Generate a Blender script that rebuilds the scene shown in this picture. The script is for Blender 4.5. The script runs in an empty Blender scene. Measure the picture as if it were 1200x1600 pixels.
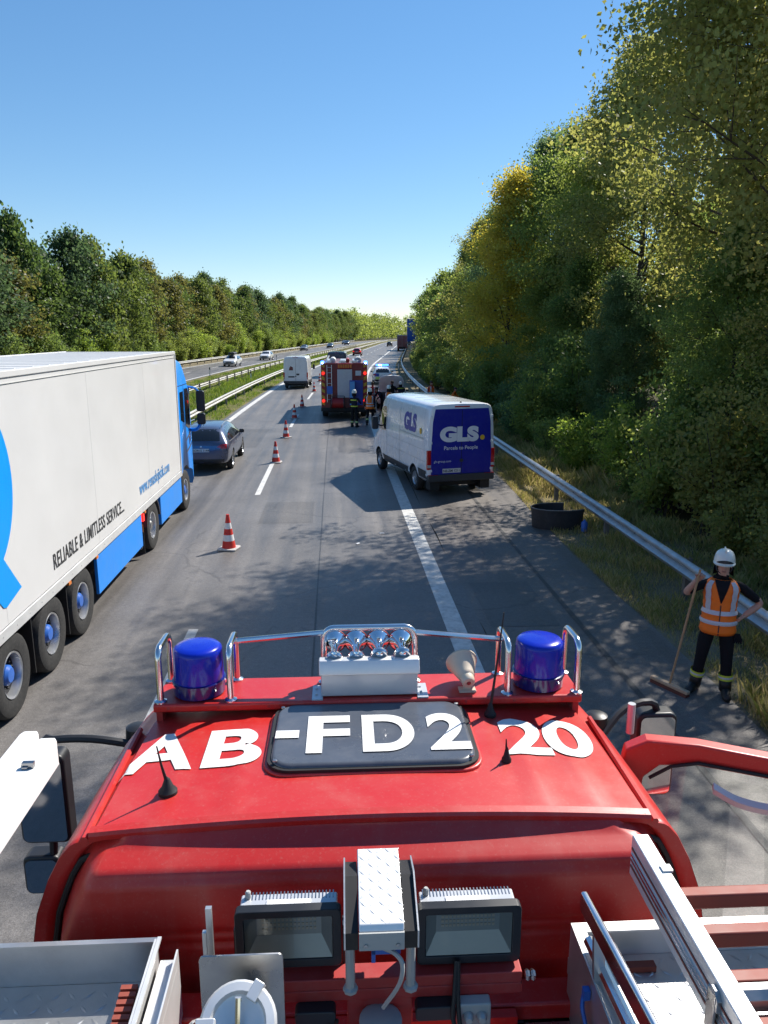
import bpy, bmesh, math, random
import numpy as np
from mathutils import Vector, Matrix, Euler
from mathutils.bvhtree import BVHTree
R = math.radians
SC = bpy.context.scene
COL = SC.collection

# ------------------------------------------------------------------ camera
CAM_H = 4.5
cam_d = bpy.data.cameras.new('camera')
cam_d.sensor_fit = 'VERTICAL'; cam_d.sensor_height = 36.0; cam_d.lens = 27.0
cam_d.clip_start = 0.05; cam_d.clip_end = 6000
cam = bpy.data.objects.new('camera', cam_d); COL.objects.link(cam)
cam.location = (0, 0, CAM_H)
cam.rotation_euler = (R(90) - math.atan(280 / 1200), 0, -R(3.6))
SC.camera = cam

# ------------------------------------------------------------------ sky and sun
SUN_EL, SUN_AZ = R(44.5), R(48.0)          # azimuth measured from +Y towards +X
world = bpy.data.worlds.new('World'); SC.world = world; world.use_nodes = True
wn = world.node_tree; wn.nodes.clear()
sky = wn.nodes.new('ShaderNodeTexSky'); sky.sky_type = 'NISHITA'; sky.sun_disc = False
sky.sun_elevation = SUN_EL; sky.sun_rotation = SUN_AZ
sky.altitude = 100; sky.air_density = 1.0; sky.dust_density = 0.0; sky.ozone_density = 5.0
bg = wn.nodes.new('ShaderNodeBackground'); bg.inputs['Strength'].default_value = 0.128
wo = wn.nodes.new('ShaderNodeOutputWorld')
hsv = wn.nodes.new('ShaderNodeHueSaturation'); hsv.inputs['Saturation'].default_value = 1.25
gam = wn.nodes.new('ShaderNodeGamma'); gam.inputs['Gamma'].default_value = 0.8
wn.links.new(sky.outputs[0], gam.inputs['Color']); wn.links.new(gam.outputs[0], hsv.inputs['Color']); wn.links.new(hsv.outputs[0], bg.inputs[0]); wn.links.new(bg.outputs[0], wo.inputs[0])
sun_d = bpy.data.lights.new('sun', 'SUN'); sun_d.energy = 5.0; sun_d.angle = R(0.53); sun_d.color = (1.0, 0.95, 0.87)
sun = bpy.data.objects.new('sun', sun_d); COL.objects.link(sun)
sdir = Vector((math.sin(SUN_AZ) * math.cos(SUN_EL), math.cos(SUN_AZ) * math.cos(SUN_EL), math.sin(SUN_EL)))
sun.rotation_euler = sdir.to_track_quat('Z', 'Y').to_euler(); sun.location = sdir * 60
SC.view_settings.view_transform = 'Standard'; SC.view_settings.look = 'None'
SC.view_settings.exposure = 0.68; SC.view_settings.gamma = 1.0; SC.view_settings.use_curve_mapping = False
SC.cycles.max_bounces = 7; SC.cycles.diffuse_bounces = 4; SC.cycles.glossy_bounces = 3
SC.cycles.transmission_bounces = 4; SC.cycles.transparent_max_bounces = 4
SC.cycles.caustics_reflective = False; SC.cycles.caustics_refractive = False
SC.cycles.use_denoising = True

# ------------------------------------------------------------------ materials
MATS = {}
def new_mat(name):
    m = bpy.data.materials.new(name); m.use_nodes = True
    m.node_tree.nodes.clear(); MATS[name] = m
    return m, m.node_tree
def N(nt, t, **kw):
    n = nt.nodes.new(t)
    for k, v in kw.items():
        if k in n.inputs: n.inputs[k].default_value = v
        else: setattr(n, k, v)
    return n
def L(nt, a, b): nt.links.new(a, b)
def pmat(name, col, rough=0.5, metal=0.0, var=0.06, scale=6.0, bump=0.0, bscale=150.0, coat=0.0, spec=0.5, emit=None, estr=0.0, dirt=0.0, dirtcol=(0.12, 0.1, 0.08), rvar=0.08, alpha=None, trans=0.0, ior=1.45):
    """procedural principled material: base colour with soft noise variation, roughness variation, optional dust and fine relief"""
    m, nt = new_mat(name)
    o = N(nt, 'ShaderNodeOutputMaterial'); p = N(nt, 'ShaderNodeBsdfPrincipled')
    L(nt, p.outputs[0], o.inputs[0])
    tc = N(nt, 'ShaderNodeTexCoord')
    nz = N(nt, 'ShaderNodeTexNoise', Scale=scale, Detail=5.0, Roughness=0.6); L(nt, tc.outputs['Object'], nz.inputs['Vector'])
    mp = N(nt, 'ShaderNodeMapRange'); L(nt, nz.outputs[0], mp.inputs[0])
    mp.inputs[1].default_value = .25; mp.inputs[2].default_value = .75
    mp.inputs[3].default_value = 1 - var; mp.inputs[4].default_value = 1 + var
    mx = N(nt, 'ShaderNodeMix', data_type='RGBA', blend_type='MULTIPLY'); mx.inputs[0].default_value = 1.0
    mx.inputs[6].default_value = (*col, 1); L(nt, mp.outputs[0], mx.inputs[7])
    out = mx.outputs[2]
    if dirt > 0:
        dz = N(nt, 'ShaderNodeTexNoise', Scale=scale * 2.3, Detail=8.0, Roughness=0.7); L(nt, tc.outputs['Object'], dz.inputs['Vector'])
        dr = N(nt, 'ShaderNodeMapRange'); L(nt, dz.outputs[0], dr.inputs[0])
        dr.inputs[1].default_value = .45; dr.inputs[2].default_value = .8; dr.inputs[3].default_value = 0; dr.inputs[4].default_value = dirt
        dm = N(nt, 'ShaderNodeMix', data_type='RGBA'); L(nt, dr.outputs[0], dm.inputs[0]); L(nt, out, dm.inputs[6]); dm.inputs[7].default_value = (*dirtcol, 1)
        out = dm.outputs[2]
    L(nt, out, p.inputs['Base Color'])
    rr = N(nt, 'ShaderNodeMapRange'); L(nt, nz.outputs[0], rr.inputs[0])
    rr.inputs[1].default_value = .3; rr.inputs[2].default_value = .7
    rr.inputs[3].default_value = max(0.02, rough - rvar * rough * 2); rr.inputs[4].default_value = min(1, rough + rvar * rough * 2)
    L(nt, rr.outputs[0], p.inputs['Roughness'])
    p.inputs['Metallic'].default_value = metal; p.inputs['Coat Weight'].default_value = coat
    p.inputs['Coat Roughness'].default_value = 0.06; p.inputs['Specular IOR Level'].default_value = spec
    p.inputs['Transmission Weight'].default_value = trans; p.inputs['IOR'].default_value = ior
    if bump > 0:
        bz = N(nt, 'ShaderNodeTexNoise', Scale=bscale, Detail=3.0); L(nt, tc.outputs['Object'], bz.inputs['Vector'])
        bp = N(nt, 'ShaderNodeBump', Strength=bump, Distance=0.01); L(nt, bz.outputs[0], bp.inputs['Height']); L(nt, bp.outputs[0], p.inputs['Normal'])
    if emit:
        p.inputs['Emission Color'].default_value = (*emit, 1); p.inputs['Emission Strength'].default_value = estr
    return m

# ------------------------------------------------------------------ mesh builder
def frame_of(d, ref=None):
    d = d.normalized()
    u = ref if ref is not None else (Vector((0, 0, 1)) if abs(d.z) < .9 else Vector((1, 0, 0)))
    a = d.cross(u)
    if a.length < 1e-6: a = d.cross(Vector((0, 1, 0)))
    a.normalize(); b = a.cross(d).normalized()
    return a, b
class MB:
    """collects shapes into one mesh"""
    def __init__(s): s.v = []; s.f = []; s.m = []
    def add(s, vs, fs, mat=0, M=None):
        o = len(s.v)
        if M is not None: vs = [M @ Vector(v) for v in vs]
        s.v += [tuple(v) for v in vs]; s.f += [tuple(i + o for i in f) for f in fs]; s.m += [mat] * len(fs)
        return s
    def bb(s, x0, x1, y0, y1, z0, z1, mat=0, M=None):
        return s.add([(x0,y0,z0),(x1,y0,z0),(x1,y1,z0),(x0,y1,z0),(x0,y0,z1),(x1,y0,z1),(x1,y1,z1),(x0,y1,z1)],
                     [(0,3,2,1),(4,5,6,7),(0,1,5,4),(1,2,6,5),(2,3,7,6),(3,0,4,7)], mat, M)
    def box(s, c, size, rot=(0,0,0), mat=0):
        M = Matrix.Translation(c) @ Euler(rot).to_matrix().to_4x4(); a, b, d = (k / 2 for k in size)
        return s.bb(-a, a, -b, b, -d, d, mat, M)
    def bar(s, p, q, w, h, mat=0, up=None):
        """rectangular bar from p to q: w sideways, h along up"""
        p, q = Vector(p), Vector(q); d = q - p; a, b = frame_of(d, up)
        vs = []
        for e in (p, q):
            for sa, sb in ((-1,-1),(1,-1),(1,1),(-1,1)): vs.append(e + a * (sa * w / 2) + b * (sb * h / 2))
        return s.add(vs, [(0,1,2,3),(7,6,5,4),(0,4,5,1),(1,5,6,2),(2,6,7,3),(3,7,4,0)], mat)
    def tube(s, pts, r, n=8, mat=0, cap=True, closed=False):
        pts = [Vector(p) for p in pts]; k = len(pts)
        rs = [r] * k if not isinstance(r, (list, tuple)) else list(r)
        vs, fs = [], []; pa = None
        for i, p in enumerate(pts):
            if closed: d = pts[(i + 1) % k] - pts[i - 1]
            else: d = pts[min(i + 1, k - 1)] - pts[max(i - 1, 0)]
            if d.length < 1e-9: d = Vector((0, 0, 1))
            d.normalize()
            if pa is None: a, b = frame_of(d)
            else:
                a = pa - d * pa.dot(d)
                a = a.normalized() if a.length > 1e-6 else frame_of(d)[0]
                b = a.cross(d).normalized()
            pa = a
            for j in range(n):
                t = 2 * math.pi * j / n; vs.append(p + a * (math.cos(t) * rs[i]) + b * (math.sin(t) * rs[i]))
        m = k if closed else k - 1
        for i in range(m):
            i2 = (i + 1) % k
            for j in range(n):
                j2 = (j + 1) % n; fs.append((i*n+j, i*n+j2, i2*n+j2, i2*n+j))
        if cap and not closed:
            fs.append(tuple(range(n))); fs.append(tuple((k-1)*n + j for j in reversed(range(n))))
        return s.add(vs, fs, mat)
    def lathe(s, prof, n=16, M=None, mat=0, mats=None, sweep=1.0, caps=True):
        vs, fs, ms = [], [], []; k = len(prof); full = sweep >= 0.999; nn = n if full else n + 1
        for r, z in prof:
            for j in range(nn):
                t = 2 * math.pi * sweep * j / n; vs.append((r * math.cos(t), r * math.sin(t), z))
        for i in range(k - 1):
            for j in range(n):
                j2 = (j + 1) % nn if full else j + 1; fs.append((i*nn+j, i*nn+j2, (i+1)*nn+j2, (i+1)*nn+j)); ms.append(mats[i] if mats else mat)
        o = len(s.f); s.add(vs, fs, mat, M); s.m[o:] = ms
        if full and caps:
            if prof[0][0] > 1e-4: s.add([vs[j] for j in range(nn)], [tuple(reversed(range(nn)))], ms[0], M)
            if prof[-1][0] > 1e-4: s.add([vs[(k-1)*nn+j] for j in range(nn)], [tuple(range(nn))], ms[-1], M)
        return s
    def prism(s, poly, axis, a, b, mat=0, M=None):
        """2D polygon extruded along axis ('x': (y,z), 'y': (x,z), 'z': (x,y)) from a to b"""
        def P(q, t): return (t, q[0], q[1]) if axis == 'x' else ((q[0], t, q[1]) if axis == 'y' else (q[0], q[1], t))
        n = len(poly); vs = [P(q, a) for q in poly] + [P(q, b) for q in poly]
        fs = [tuple(range(n)), tuple(reversed(range(n, 2*n)))] + [(i, i+n, (i+1) % n + n, (i+1) % n) for i in range(n)]
        return s.add(vs, fs, mat, M)
    def loft(s, secs, mat=0, closed=True, cap=True, M=None):
        n = len(secs[0]); vs = [v for sec in secs for v in sec]; fs = []
        for i in range(len(secs) - 1):
            for j in range(n if closed else n - 1):
                j2 = (j + 1) % n; fs.append((i*n+j, i*n+j2, (i+1)*n+j2, (i+1)*n+j))
        if cap and closed: fs.append(tuple(reversed(range(n)))); fs.append(tuple((len(secs)-1)*n + j for j in range(n)))
        return s.add(vs, fs, mat, M)
    def mesh(s, name, mats, ang=32, fix=True):
        me = bpy.data.meshes.new(name); me.from_pydata(s.v, [], s.f)
        for m in (mats if isinstance(mats, (list, tuple)) else [mats]): me.materials.append(MATS[m] if isinstance(m, str) else m)
        me.polygons.foreach_set('material_index', s.m)
        if fix and len(s.f) < 60000:
            bm = bmesh.new(); bm.from_mesh(me); bmesh.ops.recalc_face_normals(bm, faces=bm.faces); bm.to_mesh(me); bm.free()
        me.polygons.foreach_set('use_smooth', [True] * len(me.polygons))
        if ang is not None: me.set_sharp_from_angle(angle=R(ang))
        me.update(); return me
    def build(s, name, mats, parent=None, bevel=0, seg=2, ang=32, loc=None, rot=None):
        return put(name, s.mesh(name, mats, ang), parent, bevel, seg, loc, rot)
def put(name, me, parent=None, bevel=0, seg=2, loc=None, rot=None):
    o = bpy.data.objects.new(name, me); COL.objects.link(o)
    if parent is not None: o.parent = parent
    if loc is not None: o.location = loc
    if rot is not None: o.rotation_euler = rot
    if bevel:
        b = o.modifiers.new('bevel', 'BEVEL'); b.width = bevel; b.segments = seg; b.limit_method = 'ANGLE'; b.angle_limit = R(35); b.harden_normals = True
    return o
def tag(o, label=None, cat=None, group=None, kind=None):
    if label: o['label'] = label
    if cat: o['category'] = cat
    if group: o['group'] = group
    if kind: o['kind'] = kind
    return o
def empty(name, loc=(0,0,0), rz=0):
    o = bpy.data.objects.new(name, None); COL.objects.link(o); o.location = loc; o.rotation_euler = (0, 0, rz); o.empty_display_size = .2
    return o
def copy_tree(o, parent=None):
    c = o.copy(); COL.objects.link(c); c.parent = parent
    for ch in o.children: copy_tree(ch, c)
    return c
def eval_mesh(ob):
    dg = bpy.context.evaluated_depsgraph_get(); dg.update()
    return bpy.data.meshes.new_from_object(ob.evaluated_get(dg))
def with_mods(me, mods):
    """apply modifiers [(type, {props})] to a mesh and return the evaluated mesh"""
    o = bpy.data.objects.new('work', me); COL.objects.link(o)
    for t, kw in mods:
        m = o.modifiers.new(t, t)
        for k, v in kw.items(): setattr(m, k, v)
    r = eval_mesh(o); bpy.data.objects.remove(o); return r
def bool_cut(me, cutter_me):
    c = bpy.data.objects.new('work_cut', cutter_me); COL.objects.link(c)
    r = with_mods(me, [('BOOLEAN', dict(operation='DIFFERENCE', object=c, solver='EXACT'))])
    bpy.data.objects.remove(c); return r
def bvh_of(me):
    bm = bmesh.new(); bm.from_mesh(me); t = BVHTree.FromBMesh(bm); bm.free(); return t
AX = {'+x': (Vector((1,0,0)), lambda a, b: Vector((0,a,b))), '-x': (Vector((-1,0,0)), lambda a, b: Vector((0,a,b))),
      '+y': (Vector((0,1,0)), lambda a, b: Vector((a,0,b))), '-y': (Vector((0,-1,0)), lambda a, b: Vector((a,0,b))),
      '+z': (Vector((0,0,1)), lambda a, b: Vector((a,b,0)))}
def drape(bm, bvh, axis, off):
    n, mk = AX[axis]
    for v in bm.verts:
        q = mk(v.co.x, v.co.y)
        h = bvh.ray_cast(q + n * 30, -n)
        if h[0] is None:
            h2 = bvh.find_nearest(q + n * 2); v.co = h2[0] + n * off
        else: v.co = h[0] + n * off
def refine(bm, maxe):
    for _ in range(7):
        es = [e for e in bm.edges if e.calc_length() > maxe]
        if not es: break
        bmesh.ops.subdivide_edges(bm, edges=es, cuts=1); bmesh.ops.triangulate(bm, faces=[f for f in bm.faces if len(f.verts) > 3])
def orient(bm, n):
    for f in bm.faces:
        f.normal_update()
        if f.normal.dot(n) < 0: f.normal_flip()
def panel(name, bvh, poly, axis, mat, parent, off=.004, maxe=.12):
    """sheet cut to an outline and laid on a body's surface"""
    bm = bmesh.new(); bm.faces.new([bm.verts.new((a, b, 0)) for a, b in poly])
    bmesh.ops.triangulate(bm, faces=bm.faces[:]); refine(bm, maxe); drape(bm, bvh, axis, off); orient(bm, AX[axis][0])
    me = bpy.data.meshes.new(name); bm.to_mesh(me); bm.free(); me.materials.append(MATS[mat])
    me.polygons.foreach_set('use_smooth', [True] * len(me.polygons))
    return put(name, me, parent)
def text_mesh(txt, size, bold=0.0, space=1.0, shear=0.0, sx=1.0, align='LEFT', res=6):
    c = bpy.data.curves.new('work_text', 'FONT'); c.body = txt; c.size = size; c.offset = bold; c.space_character = space
    c.shear = shear; c.align_x = align; c.resolution_u = res; c.fill_mode = 'FRONT' if False else 'BOTH'
    o = bpy.data.objects.new('work_text', c); COL.objects.link(o); me = eval_mesh(o); bpy.data.objects.remove(o)
    me.materials.clear()
    bm = bmesh.new(); bm.from_mesh(me); bmesh.ops.remove_doubles(bm, verts=bm.verts, dist=1e-5)
    for v in bm.verts: v.co.x *= sx; v.co.z = 0
    bmesh.ops.triangulate(bm, faces=bm.faces[:])
    return bm
def lettering(name, txt, size, bvh, axis, mat, parent, at, flip=False, bold=0.0, space=1.0, shear=0.0, sx=1.0, off=.006, maxe=.1, align='LEFT'):
    """print laid on a surface; flip mirrors the running direction so that it reads correctly from outside"""
    bm = text_mesh(txt, size, bold, space, shear, sx, align)
    for v in bm.verts: v.co.x = at[0] + (-v.co.x if flip else v.co.x); v.co.y = at[1] + v.co.y
    refine(bm, maxe); drape(bm, bvh, axis, off); orient(bm, AX[axis][0])
    me = bpy.data.meshes.new(name); bm.to_mesh(me); bm.free(); me.materials.append(MATS[mat])
    return put(name, me, parent)
def rrect(x0, x1, y0, y1, r, n=4):
    out = []
    for cx, cy, a0 in ((x1-r, y0+r, -90), (x1-r, y1-r, 0), (x0+r, y1-r, 90), (x0+r, y0+r, 180)):
        for i in range(n + 1):
            a = R(a0 + 90 * i / n); out.append((cx + r * math.cos(a), cy + r * math.sin(a)))
    return out
def smooth_curve(ctrl, n=8):
    """Catmull-Rom through control points"""
    P = [Vector(c) for c in ctrl]; P = [2*P[0]-P[1]] + P + [2*P[-1]-P[-2]]; out = []
    for i in range(1, len(P) - 2):
        for k in range(n):
            t = k / n; a, b, c, d = P[i-1], P[i], P[i+1], P[i+2]
            out.append(0.5 * ((2*b) + (c-a)*t + (2*a-5*b+4*c-d)*t*t + (3*b-a-3*c+d)*t**3))
    out.append(P[-2]); return out
# ------------------------------------------------------------------ road alignment (the motorway bends to the right)
def bend(y):
    o = 0.0; sl = 0.0
    if y > 28: 
        t = min(y, 125) - 28; o += t * t * 5.15e-4; sl = t * 1.03e-3
    if y > 125: o += (y - 125) * sl
    if y > 330: o += (y - 330) ** 2 * 3.5e-4
    return o
def ysteps(a, b):
    out = [a]; 
    while out[-1] < b:
        y = out[-1]; out.append(min(b, y + (2.0 if y < 60 else 4.0 if y < 200 else 8.0)))
    return out
def strip(name, xa, xb, ya, yb, z, mat, parent=None, jag=0.0, seed=0):
    rnd = random.Random(seed); mb = MB(); ys = ysteps(ya, yb)
    fa = xa if callable(xa) else (lambda y: xa); fb = xb if callable(xb) else (lambda y: xb)
    vs = []
    for y in ys:
        c = bend(y); vs += [(fa(y) + c + rnd.uniform(-jag, jag), y, z), (fb(y) + c + rnd.uniform(-jag, jag), y, z)]
    mb.add(vs, [(2*i, 2*i+1, 2*i+3, 2*i+2) for i in range(len(ys) - 1)])
    return mb.build(name, mat, parent)

# asphalt: aggregate speckle, wheel tracks, long streaks, patches
def asphalt(name, base, tone):
    m, nt = new_mat(name)
    o = N(nt, 'ShaderNodeOutputMaterial'); p = N(nt, 'ShaderNodeBsdfPrincipled'); L(nt, p.outputs[0], o.inputs[0])
    tc = N(nt, 'ShaderNodeTexCoord')
    fine = N(nt, 'ShaderNodeTexNoise', Scale=55.0, Detail=6.0, Roughness=0.8); L(nt, tc.outputs['Object'], fine.inputs['Vector'])
    st = N(nt, 'ShaderNodeMapping'); st.inputs['Scale'].default_value = (1.1, 0.035, 1); L(nt, tc.outputs['Object'], st.inputs['Vector'])
    streak = N(nt, 'ShaderNodeTexNoise', Scale=2.2, Detail=4.0, Roughness=0.6); L(nt, st.outputs[0], streak.inputs['Vector'])
    patch = N(nt, 'ShaderNodeTexNoise', Scale=0.35, Detail=6.0, Roughness=0.65); L(nt, tc.outputs['Object'], patch.inputs['Vector'])
    vor = N(nt, 'ShaderNodeTexVoronoi', Scale=120.0); L(nt, tc.outputs['Object'], vor.inputs['Vector'])
    def rng(src, a, b, lo, hi):
        r = N(nt, 'ShaderNodeMapRange'); L(nt, src, r.inputs[0])
        for i, v in enumerate((a, b, lo, hi)): r.inputs[i + 1].default_value = v
        return r.outputs[0]
    def mul(a, b):
        x = N(nt, 'ShaderNodeMath', operation='MULTIPLY'); L(nt, a, x.inputs[0]); L(nt, b, x.inputs[1]); return x.outputs[0]
    med_ = N(nt, 'ShaderNodeTexNoise', Scale=13.0, Detail=5.0, Roughness=.75); L(nt, tc.outputs['Object'], med_.inputs['Vector'])
    v = mul(mul(mul(rng(fine.outputs[0], .3, .7, .5, 1.5), rng(med_.outputs[0], .3, .7, .78, 1.22)), rng(streak.outputs[0], .3, .7, .76, 1.22)), mul(rng(patch.outputs[0], .3, .7, .78, 1.2), rng(vor.outputs['Distance'], 0, .6, 1.25, .8)))
    # hairline cracks, only where a mask noise allows them
    wv = N(nt, 'ShaderNodeMixRGB'); wn_ = N(nt, 'ShaderNodeTexNoise', Scale=1.2, Detail=4.0); L(nt, tc.outputs['Object'], wn_.inputs['Vector']); wv.inputs[0].default_value = .35
    L(nt, tc.outputs['Object'], wv.inputs[1]); L(nt, wn_.outputs['Color'], wv.inputs[2])
    ck = N(nt, 'ShaderNodeTexVoronoi', Scale=.55, feature='DISTANCE_TO_EDGE'); L(nt, wv.outputs[0], ck.inputs['Vector'])
    cm_ = N(nt, 'ShaderNodeMath', operation='MAXIMUM'); L(nt, rng(ck.outputs[0], 0.004, .010, .74, 1.0), cm_.inputs[0]); L(nt, rng(patch.outputs[0], .5, .56, 1.0, 0.0), cm_.inputs[1])
    v = mul(v, cm_.outputs[0])
    mx = N(nt, 'ShaderNodeMix', data_type='RGBA', blend_type='MULTIPLY'); mx.inputs[0].default_value = 1
    mx.inputs[6].default_value = (base * tone[0], base * tone[1], base * tone[2], 1); L(nt, v, mx.inputs[7]); L(nt, mx.outputs[2], p.inputs['Base Color'])
    L(nt, rng(streak.outputs[0], .3, .7, .42, .62), p.inputs['Roughness']); p.inputs['Specular IOR Level'].default_value = .45
    b = N(nt, 'ShaderNodeBump', Strength=0.5, Distance=0.008); L(nt, fine.outputs[0], b.inputs['Height']); L(nt, b.outputs[0], p.inputs['Normal'])
asphalt('asphalt', 0.142, (1.03, .965, .92)); asphalt('asphalt_shoulder', 0.14, (1.09, .96, .86)); asphalt('asphalt_seam', 0.06, (1, .97, .95))
pmat('paint_white', (.58, .57, .54), .6, var=.14, scale=3, dirt=.85, dirtcol=(.22, .21, .2), bump=.3, bscale=90)
def ground_mat(name, cols, scale):
    m, nt = new_mat(name)
    o = N(nt, 'ShaderNodeOutputMaterial'); p = N(nt, 'ShaderNodeBsdfPrincipled', Roughness=.95); L(nt, p.outputs[0], o.inputs[0])
    p.inputs['Specular IOR Level'].default_value = .1
    tc = N(nt, 'ShaderNodeTexCoord')
    a = N(nt, 'ShaderNodeTexNoise', Scale=scale, Detail=8.0, Roughness=.7); L(nt, tc.outputs['Object'], a.inputs['Vector'])
    cr = N(nt, 'ShaderNodeValToRGB'); L(nt, a.outputs[0], cr.inputs[0])
    e = cr.color_ramp.elements; e[0].position = .3; e[0].color = (*cols[0], 1); e[1].position = .72; e[1].color = (*cols[-1], 1)
    for i, c in enumerate(cols[1:-1]):
        q = e.new(.3 + .42 * (i + 1) / (len(cols) - 1)); q.color = (*c, 1)
    L(nt, cr.outputs[0], p.inputs['Base Color'])
    f = N(nt, 'ShaderNodeTexNoise', Scale=40.0, Detail=4.0); L(nt, tc.outputs['Object'], f.inputs['Vector'])
    b = N(nt, 'ShaderNodeBump', Strength=.8, Distance=.04); L(nt, f.outputs[0], b.inputs['Height']); L(nt, b.outputs[0], p.inputs['Normal'])
ground_mat('soil', [(.045, .04, .025), (.075, .07, .035), (.12, .10, .06)], .8)
ground_mat('verge_soil', [(.14, .12, .075), (.22, .185, .12), (.30, .26, .18)], 1.5)
ground_mat('median_soil', [(.09, .10, .035), (.15, .14, .06), (.26, .19, .11)], .9)

mb = MB(); S = 2500.0; mb.add([(-S, -S, -.03), (S, -S, -.03), (S, S, -.03), (-S, S, -.03)], [(0, 1, 2, 3)])
tag(mb.build('ground', 'soil'), 'dark earth and undergrowth floor beside the motorway', 'ground', kind='structure')
def rough_edge(y):
    base = np.interp(y, [-20, 4, 8.1, 9.6, 12.6, 16, 19, 24, 40, 700], [4.85, 4.85, 4.92, 5.0, 4.88, 4.93, 5.0, 5.25, 5.1, 5.1])
    return float(base)
med = strip('median', lambda y: -15.6, lambda y: -5.9, -25, 620, -.012, 'median_soil'); tag(med, 'grassy median strip between the two carriageways', 'ground', kind='structure')
ver = strip('verge', lambda y: rough_edge(y) - .4, lambda y: 7.6, -25, 620, -.012, 'verge_soil', jag=.06, seed=2); tag(ver, 'dry grass verge under the right guardrail', 'ground', kind='structure')
ver2 = strip('opposite_verge', -26, -22.4, -25, 620, -.012, 'verge_soil'); tag(ver2, 'verge beyond the opposite carriageway', 'ground', kind='structure')
road = strip('road', -6.05, 2.25, -25, 620, 0.0, 'asphalt', jag=.02, seed=4); tag(road, 'grey asphalt carriageway of the near motorway direction', 'road', kind='structure')
shoulder = strip('hard_shoulder', 2.25, rough_edge, -25, 620, -.002, 'asphalt_shoulder', jag=.05, seed=7); tag(shoulder, 'brownish asphalt hard shoulder right of the edge line', 'road', kind='structure')
opp = strip('opposite_road', -23.0, -15.3, -25, 620, 0.0, 'asphalt', seed=5); tag(opp, 'asphalt carriageway of the opposite motorway direction', 'road', kind='structure')
strip('edge_line', 1.68, 1.98, -20, 600, .004, 'paint_white', road)
strip('edge_line', -5.82, -5.52, -20, 600, .004, 'paint_white', road)
strip('joint_seam', 3.78, 3.86, -20, 60, .0035, 'asphalt_seam', shoulder, jag=.012)
strip('joint_seam', -.38, -.355, -20, 90, .0035, 'asphalt_seam', road, jag=.006)
k = 0; y = 5.4 - 16.2
while y < 420:
    strip('lane_marking', -2.33, -2.18, y, y + 6.0, .004, 'paint_white', road); y += 16.2
strip('edge_line', -15.75, -15.5, -20, 600, .004, 'paint_white', opp); strip('edge_line', -22.75, -22.5, -20, 600, .004, 'paint_white', opp)
asphalt('asphalt_patch', .11, (1.05, .97, .9))
for (xa, xb, ya, yb) in ((-1.9, -.6, 18.2, 20.6), (-4.9, -3.2, 31, 37), (.1, 1.3, 29.5, 33.5), (2.4, 3.5, 11.2, 13.4)): strip('repair_patch', xa, xb, ya, yb, .0025, 'asphalt_patch', road, jag=.02, seed=int(ya))
y = 2
while y < 420:
    strip('lane_marking', -19.2, -19.05, y, y + 6.0, .004, 'paint_white', opp); y += 17.0

# ------------------------------------------------------------------ guardrails
pmat('galvanised', (.42, .43, .44), .42, metal=.75, var=.22, scale=2.5, dirt=.55, dirtcol=(.22, .2, .17), bump=.1, bscale=60)
pmat('galvanised_pale', (.42, .41, .38), .5, metal=.4, var=.18, scale=2.0, dirt=.4, dirtcol=(.3, .28, .22))
pmat('post_steel', (.20, .19, .18), .6, metal=.6, var=.3, scale=9, dirt=.5, dirtcol=(.15, .1, .06))
def wbeam(x, ya, yb, face, z0=.42, zs=1.0):
    """W profile swept along the road; face=-1 means the traffic side is towards -x"""
    prof = [(.0, 0), (.045, .015), (.078, .045), (.078, .085), (.03, .125), (.0, .155), (.03, .185), (.078, .225), (.078, .265), (.045, .295), (0, .31)]
    t = .006; mb = MB(); ys = ysteps(ya, yb) if yb - ya > 5 else [ya, (ya + yb) / 2, yb]; secs = []
    for y in ys:
        c = bend(y) + x
        s = [(c + face * a, y, z0 + b) for a, b in prof] + [(c + face * (a - t), y, z0 + b) for a, b in reversed(prof)]
        secs.append(s)
    return mb.loft(secs)
def guardrail(label, x, ya, yb, near, face, mat, sp=4.0, double=False):
    root = empty('guardrail', (0, 0, 0)); tag(root, label, 'guardrail', 'guardrails along the motorway')
    y = ya; pm = None
    while y < near:
        wbeam(x + random.uniform(-.004, .004), y, y + sp + .06, face).build('beam', mat, root, ang=50)
        if y < 30:
            for zz in (.5, .65):
                bl = MB(); bl.lathe([(.0, .012), (.014, .01), (.016, 0)], 8, Matrix.Translation((x + bend(y) + face * .08, y + .04, zz)) @ Matrix.Rotation(R(90) * face, 4, 'Y')); bl.build('bolt', 'post_steel', root)
        y += sp
    if near < yb: wbeam(x, near, yb, face).build('beam', mat, root, ang=50)
    y = ya + sp / 2
    while y < min(yb, 260):
        if pm is None:
            q = MB(); q.bb(-.05, .05, -.055, -.045, -.3, .74); q.bb(-.05, -.04, -.045, .05, -.3, .74); q.bb(.04, .05, -.045, .05, -.3, .74)
            q.bb(-.02 + face * .03, .02 + face * .03, -.05, .05, .5, .66)
            pm = q.mesh('post', 'post_steel')
        put('post', pm, root, loc=(x - face * .06 + bend(y), y, 0)); y += sp
    return root
random.seed(3)
guardrail('long grey steel guardrail along the right hard shoulder behind the person with the broom', 5.95, 2.3, 400, 60, -1, 'galvanised')
guardrail('guardrail nearest the left lane, first of the two rails on the median', -7.15, 8, 400, 90, 1, 'galvanised_pale')
guardrail('guardrail on the far side of the median beside the opposite carriageway', -10.9, 10, 400, 90, -1, 'galvanised_pale')
guardrail('farthest guardrail in front of the left wood beyond the opposite lanes', -24.0, 14, 400, 110, 1, 'galvanised_pale')
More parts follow.
